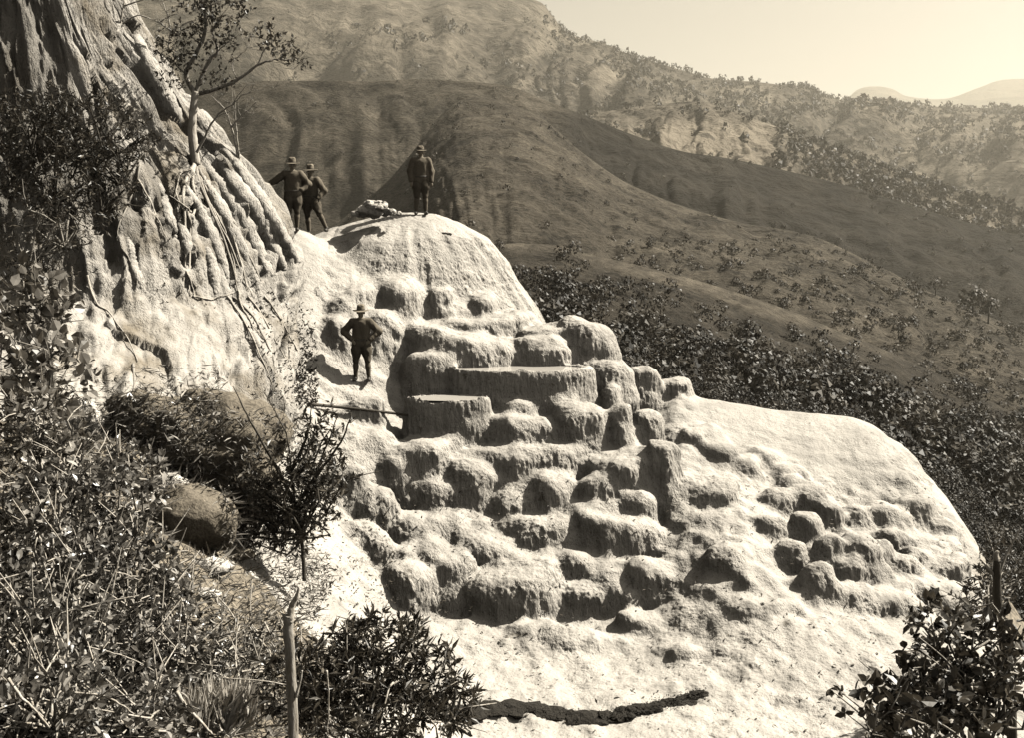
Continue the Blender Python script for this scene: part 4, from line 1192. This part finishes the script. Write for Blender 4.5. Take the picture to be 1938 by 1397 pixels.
for k in range(46):                                        # bare twigs
    pts, r0, r1 = limbs[k % len(limbs)]; q = pts[-1] if k % 3 else pts[-2]
    a = trng.random() * 6.28; l_ = 18 + 30 * trng.random()
    branch_px(lb, [(q[0], q[1]), (q[0] + math.cos(a) * l_ * .5 + trng.normal() * 4, q[1] - abs(math.sin(a)) * l_ * .5), (q[0] + math.cos(a) * l_, q[1] - abs(math.sin(a)) * l_)], TD, .008, .003, ns=5)
lb.build('branches', M['bark_mid'], tree)
cb = Bag()
leafy(cb, [(322,92,TD,34,32),(345,112,TD,30,18),(398,62,TD,34,30),(420,22,TD,45,26),(372,22,TD,40,24),(500,72,TD,30,18),(532,90,TD,34,20),(562,108,TD,20,14),(472,62,TD,12,8),(405,152,TD,42,16),(335,150,TD,28,14),(430,100,TD,22,16),(350,60,TD,20,20),(440,-10,TD,40,20)],
      400, 9, .09, .5, LANCE, trng, (0, 1), .2, lb, None, .4, .5, .3)
cb.build('crown', M['leaf_dark'], tree, False)
roots = [[(368,305),(362,340),(372,380),(362,420),(360,470),(356,560)],[(370,310),(378,350),(400,400),(425,450),(445,520),(450,552)],[(372,310),(385,345),(412,390),(440,440),(458,500),(470,548)],[(366,310),(350,345),(345,390),(352,440),(350,500),(345,555)],
 [(374,320),(400,365),(435,420),(470,480),(492,535)],[(376,330),(395,380),(420,430),(440,470),(462,530),(482,562)],[(360,318),(340,330),(335,370),(350,402)],[(358,388),(376,370),(379,338)],[(372,312),(366,350),(374,372)],[(360,400),(345,385),(325,372)],
 [(265,310),(258,345),(245,380),(222,430),(228,470)],[(262,340),(285,380),(300,420),(318,452)],[(165,520),(180,570),(205,590),(235,630),(262,682)],[(440,560),(480,600),(510,660),(520,702)],[(470,560),(505,610),(540,680),(565,732)],[(430,560),(470,620),(500,690),(520,742)],
 [(250,690),(252,740),(240,790),(236,830)],[(405,395),(432,450),(448,530)],[(384,338),(410,372),(450,430),(478,500)],[(355,400),(366,430),(352,470),(352,520),(340,560)],[(452,548),(462,590),(500,640)],[(365,560),(400,565),(440,556)],[(230,470),(250,500),(262,540)],[(500,560),(530,600),(560,660),(572,700)],[(350,500),(362,530),(370,565)]]
for k, pl in enumerate(roots):
    Pp = surf_line(pl, [BV_C, BV_G], .035, 34, 7.0)
    r0 = .046 if k < 5 else .026
    V_, F_ = tube_mesh(Pp, np.linspace(r0, r0 * .3, 34) * (1 + .3 * perlin(np.arange(34) * .5, k, 0)), 7, True, .35, k)
    obj('root', V_, F_, M['bark_pale'] if k % 3 != 1 else M['bark_mid'], tree)

# pale bare stems on the cliff edge
def bare(name, label, lines, D, mat, cat='shrub', r0=.03, twig=14, seed=1):
    rng = np.random.default_rng(seed); q = lines[0][0]
    o = empty(name, at(q[0], q[1], q[2] if len(q) > 2 else D), label, cat); b = Bag()
    for k, pts in enumerate(lines):
        branch_px(b, pts, D, r0 * (1 if k == 0 else .7), r0 * .2, jig=.01, rng=rng)
        for _ in range(twig):
            t = rng.random() * (len(pts) - 1); i = int(t); f = t - i; x = pts[i][0] * (1 - f) + pts[i + 1][0] * f; y = pts[i][1] * (1 - f) + pts[i + 1][1] * f
            a = rng.random() * 6.28; l_ = (14 + 40 * rng.random()) * (20 / max(D, 8))**.3
            branch_px(b, [(x, y), (x + math.cos(a) * l_ * .5 + rng.normal() * 3, y - .6 * abs(math.sin(a)) * l_ * .5 + rng.normal() * 3), (x + math.cos(a) * l_, y - abs(math.sin(a)) * l_)], D, r0 * .25, r0 * .08, ns=5)
    b.build('branches', M[mat], o); return o
bare('bare_shrub', 'pale leafless shrub on the cliff edge beside the two men', [[(454,322),(448,285),(438,240),(424,205),(400,180)],[(456,318),(450,270),(446,225),(445,190)],[(438,240),(460,215),(490,190)]], 25.6, 'bark_pale', r0=.03, twig=6, seed=2)
bare('bare_shrub', 'pale tangled twigs at the top of the cliff', [[(228,66),(230,30),(236,-5),(228,-40)],[(232,45),(262,28),(300,40),(330,25)],[(236,10),(290,-5),(340,5)],[(300,40),(330,62),(352,58)],[(318,90),(322,50),(310,10),(300,-20)]], 25.8, 'bark_pale', r0=.028, twig=7, seed=3)

# ------------------------------------------------------------------ cliff-side and left-hand shrubs
shrub('overhanging_shrub', 'dense dark fine-leaved shrub hanging on the upper left cliff', [(60,240,21.6,100,70),(160,255,21.8,105,75),(222,300,22,52,60),(100,330,21.4,100,60),(40,300,21.2,80,70),(190,370,21.6,60,40)], 620, 16, .11, .34, LANCE, 'leaf_dark', seed=11, tw_len=.25, stem_mat='bark_dark', nstem=9)
shrub('thorny_shrub', 'dark straggling shrub below the overhanging one at the left edge', [(50,440,20.6,80,80),(120,420,20.8,70,60),(60,530,20,70,40)], 260, 12, .10, .3, LANCE, 'leaf_dark', seed=12, stem_mat='bark_mid', nstem=8)
shrub('vine', 'broad-leaved vine climbing the left edge of the cliff', [(70,570,16.5,60,50),(60,650,16,70,60),(90,720,15.6,70,60)], 170, 5, .16, .8, BROAD, 'leaf_light', 'vine', seed=13, tw_len=.3)
shrub('leafy_shrub', 'shrub with pale twigs beside the shadowed hollow at left', [(70,810,14,80,70),(120,880,13.5,90,60)], 240, 7, .11, .6, BROAD, 'leaf_light', seed=14, stem_mat='bark_pale')
shrub('leafy_shrub', 'broad-leaved shrub left of the round boulder', [(110,970,11.6,110,80),(210,960,12,80,70),(250,900,13,70,40)], 330, 8, .095, .6, BROAD, 'leaf_mid', seed=15, stem_mat='bark_pale')
shrub('leafy_shrub', 'dense glossy shrub in the middle of the left foreground', [(110,1090,9.8,120,90),(240,1100,10.2,100,80)], 400, 9, .075, .6, BROAD, 'leaf_mid', seed=16, stem_mat='bark_pale')
shrub('leafy_shrub', 'dense shrub at the lower left edge', [(80,1220,8.2,110,90),(190,1230,8.6,90,80)], 360, 9, .062, .6, BROAD, 'leaf_mid', seed=17, stem_mat='bark_pale')
shrub('leafy_shrub', 'shrub with large pale leaves beside the dry grass', [(310,1180,9.4,70,80),(290,1270,8.8,90,60)], 290, 8, .07, .6, BROAD, 'leaf_mid', seed=18, stem_mat='bark_pale')
shrub('leafy_shrub', 'low shrub of big leaves in the bottom left corner', [(100,1340,6.8,130,70),(250,1350,7.2,100,50)], 300, 7, .062, .62, BROAD, 'leaf_mid', seed=19, stem_mat='bark_pale')
SPD = 16.9; sk = SPD / 13.0
def sap(fb, sb, rng):
    for pts in ([(576,1100),(572,1035),(558,960),(552,890),(540,820),(500,745)],[(568,1010),(590,930),(612,860),(640,780)],[(556,950),(520,880),(470,790),(440,730)],[(560,960),(600,900),(650,830),(665,780)],[(562,980),(500,930),(460,880)],[(552,890),(580,830),(590,770)]):
        branch_px(sb, pts, SPD, .028 * sk, .006, jig=.012, rng=rng, ns=6)
shrub('sapling', 'slender dark sapling against the white slope left of the terraces', [(x, y, SPD + .1 * sk * math.sin(x), rx, ry) for x, y, rx, ry in [(612,812,40,28),(520,890,70,45),(560,950,72,50),(480,960,70,55),(600,890,28,50),(640,905,20,35),(500,1000,60,36),(600,970,36,34),(540,1010,60,26)]], 640, 10, .085 * sk, .36, LANCE, 'leaf_dark', seed=20, extra=sap, stem_mat='bark_dark', root=at(571, 1020, SPD), nstem=2)
def tips(fb, sb, rng):
    for x, y in [(720,1280),(640,1310),(800,1310)]: branch_px(sb, [(x, y), (715, 1480), (710, 1800)], 8.2, .012, .02, ns=6)
    for x, y in [(725,1160),(700,1170),(760,1200),(790,1175),(850,1225),(880,1290),(900,1310),(830,1240),(680,1190)]:
        c = at(x, y, 8.1); n = 14
        put_leaves(fb, np.repeat(c[None], n, 0) + rng.normal(size=(n, 3)) * .01, unit(rng.normal(size=(n, 3)) + np.array((0, 0, .5))), .10 * (.7 + .5 * rng.random(n)), .26, rng.random(n)**1.5, LANCE, rng, .4)
        branch_px(sb, [(x, y), (x - 15, y + 50), (x - 40, y + 130)], 8.15, .004, .007, ns=5)
shrub('dark_bush', 'dark narrow-leaved bush at the bottom centre below the white slope', [(720,1265,8.2,115,85),(640,1300,8,95,80),(810,1300,8.2,75,60),(700,1215,8.3,60,35),(560,1300,8,60,70),(850,1340,8.1,50,40),(700,1360,7.8,150,50)], 620, 12, .085, .26, LANCE, 'leaf_dark', seed=21, extra=tips, stem_mat='bark_pale', tw_len=.14, nstem=8)
shrub('twiggy_shrub', 'tangled pale-twigged shrub left of the broken stump', [(460,1290,9,80,60),(400,1240,9.6,70,50),(480,1210,9.8,60,40)], 260, 8, .05, .4, LANCE, 'leaf_mid', seed=22, stem_mat='bark_pale', tw_len=.16)
def rt(fb, sb, rng):
    for x, y in [(1830,1250),(1760,1300),(1890,1300)]: branch_px(sb, [(x, y), (1840, 1500), (1850, 2350)], 7.7, .012, .03, ns=6)
    for x, y, s_ in [(1660,1300,.17),(1640,1290,.15),(1680,1330,.17),(1620,1310,.14),(1700,1300,.18),(1590,1310,.10),(1570,1305,.10),(1640,1350,.16),(1690,1350,.2),(1730,1200,.12),(1740,1230,.12),(1600,1350,.12)]:
        n = 6; c = at(x, y, 7.4)
        put_leaves(fb, np.repeat(c[None], n, 0), unit(rng.normal(size=(n, 3)) + np.array((0, -.2, .4))), s_ * .62 * (.8 + .4 * rng.random(n)), .62, rng.random(n)**2, BROAD, rng, .2)
        branch_px(sb, [(x, y), (x + 60, y + 50), (x + 110, y + 110)], 7.45, .004, .008, ns=5)
shrub('broad_leaved_shrub', 'backlit broad-leaved shrub in the bottom right corner', [(1830,1230,7.8,100,70),(1800,1310,7.5,110,60),(1890,1320,7.4,60,70),(1720,1330,7.4,70,45),(1770,1190,8,60,35),(1900,1200,8,40,60),(1750,1385,7,140,40)], 340, 6, .085, .6, BROAD, 'leaf_dark', seed=23, extra=rt, stem_mat='bark_mid', tw_len=.14)
shrub('valley_edge_shrub', 'dark shrub spilling over the right rim of the mound', [(1860,1130,17,40,40),(1890,1090,19,40,60)], 130, 12, .10, .4, LANCE, 'leaf_dark', seed=24, root=at(1872, 1180, 18))

# ------------------------------------------------------------------ dead wood
st = empty('broken_stump', at(556, 1395, 6.6), 'tall broken sapling stump with splintered tip at the bottom left', 'stump')
b = Bag(); branch_px(b, [(560,1760),(558,1560),(556,1420),(553,1330),(549,1250),(545,1180),(546,1165)], 6.6, .036, .03, n=30, ns=14, wob=.25); b.build('trunk', M['bark_mid'], st)
b = Bag(); branch_px(b, [(548,1178),(552,1150),(562,1128),(566,1112)], 6.6, .03, .004, ns=7, wob=.5); branch_px(b, [(542,1178),(536,1165),(530,1158)], 6.6, .014, .003, ns=6); b.build('splinter', M['bark_pale'], st)
b = Bag(); branch_px(b, [(560,1320),(568,1290),(572,1270)], 6.58, .012, .005, ns=6); branch_px(b, [(552,1300),(500,1290),(420,1284)], 6.62, .006, .003, ns=5); b.build('twig', M['bark_pale'], st)
sn_ = empty('dead_trunk', at(1912, 1300, 9), 'dark dead tree trunk standing at the right edge', 'trunk')
b = Bag(); branch_px(b, [(1925,2250),(1920,1800),(1915,1400),(1908,1280),(1893,1180),(1886,1100),(1888,1062)], 9, .045, .032, n=24, ns=12, wob=.3); b.build('trunk', M['bark_dark'], sn_)
b = Bag(); branch_px(b, [(1888,1100),(1872,1078),(1856,1060)], 9, .02, .006, ns=6); branch_px(b, [(1890,1090),(1905,1050),(1932,1000)], 9, .012, .005, ns=6); branch_px(b, [(1886,1060),(1885,1050),(1890,1044)], 9, .03, .012, ns=6); b.build('branch', M['bark_pale'], sn_)
sticks = [([(334,1310),(352,1338),(376,1362),(402,1392)],7.2,.016,'pale crooked stick leaning at the bottom left of the stump'),([(618,1270),(622,1320),(620,1392)],7.4,.008,'thin upright stick between the stump and the dark bush'),([(15,1285),(42,1322),(60,1338),(95,1378)],6.2,.011,'thick grey branch slanting in the bottom left corner'),
  ([(140,1312),(200,1320),(255,1352)],6.6,.008,'thin pale branch lying over the corner shrub'),([(106,1190),(108,1240),(112,1290)],7.4,.006,'upright pale twig in the lower left shrub'),([(165,1225),(240,1245),(310,1280)],7.6,.006,'long arched twig crossing the lower left shrub'),([(520,1335),(540,1310),(565,1290)],7.4,.006,'short twig beside the stump')]
for pts, D, r, lab in sticks:
    b = Bag(); branch_px(b, pts, D, r, r * .5, n=18, ns=8, jig=.004, wob=.3)
    tag(b.build('stick', M['bark_pale']), lab, 'stick')
Pp = surf_line([(585,768),(650,775),(710,781),(772,789)], BVS, .05, 16); Pp[:, 2] += .03
V_, F_ = tube_mesh(Pp, np.linspace(.035, .028, 16), 8, True, .15, 3)
tag(obj('pole', V_, F_, M['bark_dark']), 'long dark pole lying on the white ledge below the standing man', 'pole')
# ------------------------------------------------------------------ boulders, rubble and small things
def rock_mesh(c, r, seed, sub=4, rough=.22, flat=(1, 1, 1)):
    bm = bmesh.new(); bmesh.ops.create_icosphere(bm, subdivisions=sub, radius=1)
    V = np.array([v.co[:] for v in bm.verts]); Fc = np.array([[v.index for v in f.verts] for f in bm.faces]); bm.free()
    d = 1 + rough * fbm(V[:, 0] * 1.1 + seed, V[:, 1] * 1.1, V[:, 2] * 1.1 + seed * .7, 4) * 1.6
    return c + V * d[:, None] * np.array(flat) * r, Fc
BV_B = []
def boulder(px, py, rpx, flat, label, mat='boulder', seed=1, rough=.16, sub=5, D=None, cat='boulder', name='boulder'):
    h = hit(px, py + rpx * flat[2] * .5, [BV_M, BV_G, BV_C], 15)[0]; D = D or float(h[1]) + .3 * rpx * float(h[1]) / F
    V, Fc = rock_mesh(at(px, py, D), rpx * D / F, seed, sub, rough, flat)
    o = obj(name, V, Fc, M[mat]); tag(o, label, cat); BV_B.append(bvh_of(o)); return o
boulder(366,988,86,(1,.9,.85),'round grey boulder in the shade beside the sapling', seed=3, rough=.2)
boulder(410,862,128,(1.05,.8,.85),'big grey rock hump above the round boulder', seed=8, rough=.38)
boulder(285,800,70,(1.2,.8,.8),'grassy rock hump at the foot of the cliff', seed=31, rough=.35)
boulder(320,930,40,(1.1,.8,.8),'small pale rock left of the round boulder', 'rubble', seed=12, rough=.3)
boulder(400,1075,34,(1.3,.9,.5),'flat slab of rock below the round boulder', 'rubble', seed=14, rough=.3, sub=4)
boulder(385,1125,26,(1.3,.9,.4),'lower flat slab on the litter slope', 'rubble', seed=17, rough=.3, sub=4)
boulder(150,800,44,(1,.8,1),'pale rock beside the shadowed hollow', 'rubble', seed=19, rough=.3)
boulder(450,1050,24,(1.4,.9,.5),'small dark rock at the foot of the sapling', 'boulder', seed=23, rough=.3, sub=4)
pile = stand(700, 408); 
rp_ = empty('rock_pile', pile, 'pile of broken white stones on top of the dome', 'rock pile')
rr_ = np.random.default_rng(2); kk_ = F / pile[1]
for x, y, r in [(690,398,16),(710,396,18),(702,388,14),(722,392,12),(684,404,12),(730,400,12),(716,384,9),(696,384,8),(742,402,9),(672,404,8),(705,402,16),(755,404,6),(728,386,7)]:
    V, Fc = rock_mesh(at(x, y, pile[1] + rr_.normal() * .1), r / kk_ * .95, x * .13, 3, .4, (1, 1, .75))
    obj('rock', V, Fc, M['rubble'], rp_, False)
for x, y, r, lab in [(843,440,9,'dark lump standing in for a shaded hollow high on the dome'),(1168,1322,12,'lone dark clump above the dark crust')]:
    h = hit(x, y, BVS, 25)[0]; V, Fc = rock_mesh(h - np.array((0, 0, .06)), r * h[1] / F, x, 3, .45, (1.2, .8, .6))
    tag(obj('dark_lump', V, Fc, M['moss']), lab, 'stone')  # the lump on the dome imitates a hollow's shade by its dark colour

# dark lumpy crust along the bottom
b = Bag(); rr_ = np.random.default_rng(9)
Pp = surf_line([(860,1352),(930,1340),(1000,1341),(1060,1350),(1120,1360),(1180,1350),(1230,1339),(1280,1328),(1328,1311)], BVS, 0, 160)
for i in range(0, 160):
    t = i / 159; wd = (.07 + .09 * (1 - t)) * (.35 + 1.0 * rr_.random())
    q = Pp[i] + np.array((0, -.16 * (1 - t) * rr_.random(), -.01))
    V_, F_ = rock_mesh(q + rr_.normal(size=3) * np.array((.03, .05, .008)), wd, i * 1.7, 2, .75, (1.3, 1.2, .5)); b.add(V_, [F_], 0)
n = 2600; q = Pp[rr_.integers(0, 160, n)] + rr_.normal(size=(n, 3)) * np.array((.04, .10, .012)) + np.array((0, -.05, .03))
put_leaves(b, q, unit(rr_.normal(size=(n, 3)) + np.array((0, 0, .2))), .02 + .035 * rr_.random(n), .6, .1, TRI, rr_, .4)
tag(b.build('dark_crust', M['moss'], None, False), 'long dark crust along the bottom of the white slope', 'moss')

# ------------------------------------------------------------------ ground cover
def ground_pts(n, x0, x1, y0, y1, rng, bvs, keep=lambda x, y: True):
    out = []
    for _ in range(n):
        x, y = rng.uniform(x0, x1), rng.uniform(y0, y1)
        if not keep(x, y): continue
        h = hit(x, y, bvs)
        if h is not None and h[0][1] < 40: out.append(np.concatenate([h[0], h[1]]))
    return np.array(out)
gr_ = np.random.default_rng(31)
left_ok = lambda x, y: x < 600 + 30 * math.sin(y * .03) + max(0, y - 1150) * .5 and not (x > 420 and y < 780)
Q = ground_pts(15000, -20, 760, 690, 1400, gr_, [BV_G, BV_M, BV_C] + BV_B, lambda x, y: left_ok(x, y) and not (math.hypot(x - 366, y - 985) < 62 or (math.hypot(x - 470, y - 870) < 70 and gr_.random() < .75)))
b = Bag(); n = len(Q); dist = Q[:, 1]
d = unit(gr_.normal(size=(n, 3)) * np.array((.8, .8, .35)) + Q[:, 3:] * .45 + np.array((.15, -.25, 0)))
put_leaves(b, Q[:, :3] - Q[:, 3:] * .01, d, (.10 + .22 * gr_.random(n)), .07, gr_.random(n), LANCE, gr_, .3)
tag(b.build('dry_grass', M['grass'], None, False), 'dry grass and straw covering the left slope', kind='stuff')
b = Bag(); Q = ground_pts(16000, -20, 780, 690, 1400, gr_, [BV_G, BV_M, BV_C] + BV_B, lambda x, y: left_ok(x, y) and not (310 < x < 540 and 1010 < y < 1190 and gr_.random() < .75) and not (math.hypot(x - 366, y - 985) < 62 or (math.hypot(x - 470, y - 870) < 70 and gr_.random() < .75))); n = len(Q)
d = unit(gr_.normal(size=(n, 3)) + Q[:, 3:] * .3)
put_leaves(b, Q[:, :3] + Q[:, 3:] * (.02 + .10 * gr_.random((n, 1))**2), d, .04 + .07 * gr_.random(n), .45, gr_.random(n)**1.7, LANCE, gr_, .5)
tag(b.build('creeping_plants', M['leaf_mid'], None, False), 'low creeping leafy plants on the left slope', kind='stuff')
b = Bag(); Q = ground_pts(5200, 470, 600, 535, 770, gr_, [BV_C, BV_G], lambda x, y: abs(x - (480 + (y - 540) * .40)) < 45 + 20 * gr_.normal()); n = len(Q)
put_leaves(b, Q[:, :3] + Q[:, 3:] * .03, unit(gr_.normal(size=(n, 3)) + Q[:, 3:] * .5), .05 + .08 * gr_.random(n), .4, gr_.random(n)**2 * .8, LANCE, gr_, .4)
tag(b.build('cliff_moss', M['leaf_dark'], None, False), 'dark moss and small plants along the foot of the cliff', kind='stuff')
b = Bag(); Q = ground_pts(3800, 0, 560, 200, 760, gr_, [BV_C], lambda x, y: perlin(x / 55., y / 80., .5) > .22); n = len(Q)
put_leaves(b, Q[:, :3] + Q[:, 3:] * .03, unit(gr_.normal(size=(n, 3)) + Q[:, 3:] * .4), .05 + .08 * gr_.random(n), .4, gr_.random(n)**2, LANCE, gr_, .4)
tag(b.build('cliff_plants', M['leaf_dark'], None, False), 'small dark plants clinging to cracks in the cliff', kind='stuff')
b = Bag(); Q = ground_pts(4200, 590, 1850, 900, 1390, gr_, BVS, lambda x, y: gr_.random() < (1.0 if x < 760 else .28 if x < 1050 else .16)); n = len(Q)
put_leaves(b, Q[:, :3] + Q[:, 3:] * .012, unit(gr_.normal(size=(n, 3)) * np.array((1, 1, .25))), .05 + .06 * gr_.random(n), .42, gr_.random(n), LANCE, gr_, .8)
tag(b.build('leaf_litter', M['litter'], None, False), 'fallen dark leaves scattered over the white slope', kind='stuff')
# tuft of long pale grass at the bottom
tuft_spots = [(400,1345,8.2),(430,1350,8.0),(455,1340,8.3),(375,1355,7.9)]
for k, (x, y, D) in enumerate(tuft_spots):
    c = at(x, y + 30, D); n = 120
    b = Bag(); d = unit(gr_.normal(size=(n, 3)) * np.array((.35, .35, .1)) + np.array((.15, 0, 1)))
    put_leaves(b, c + gr_.normal(size=(n, 3)) * np.array((.06, .06, .02)), d, .22 + .2 * gr_.random(n), .035, .3 + .7 * gr_.random(n), LANCE, gr_, .2)
    lab = ['tallest tuft of dry grass left of the stump', 'second tuft of dry grass from the stump', 'tuft of dry grass nearest the stump', 'leftmost tuft of dry grass by the crooked stick'][k]
    tag(b.build('grass_tuft', M['straw'], None, False), lab, 'grass', 'dry grass tufts')

# ------------------------------------------------------------------ air
HAZE = True
if HAZE:
    x0, x1, y0, y1, z0, z1 = -8900., 8900., -250., 8900., -145., 1050.
    V = np.array([(x, y, z) for z in (z0, z1) for y in (y0, y1) for x in (x0, x1)])
    Fq = np.array([[0,2,3,1],[4,5,7,6],[0,1,5,4],[2,6,7,3],[0,4,6,2],[1,3,7,5]])
    m, nt, bs, out = new_mat('haze_air'); nt.nodes.remove(bs)
    pv = N(nt, 'ShaderNodeVolumePrincipled'); pv.inputs['Color'].default_value = (1, .93, .78, 1); pv.inputs['Density'].default_value = .00012; pv.inputs['Anisotropy'].default_value = .4
    nt.links.new(pv.outputs[0], out.inputs['Volume'])
    tag(obj('haze', V, Fq, m, None, False), kind='stuff')
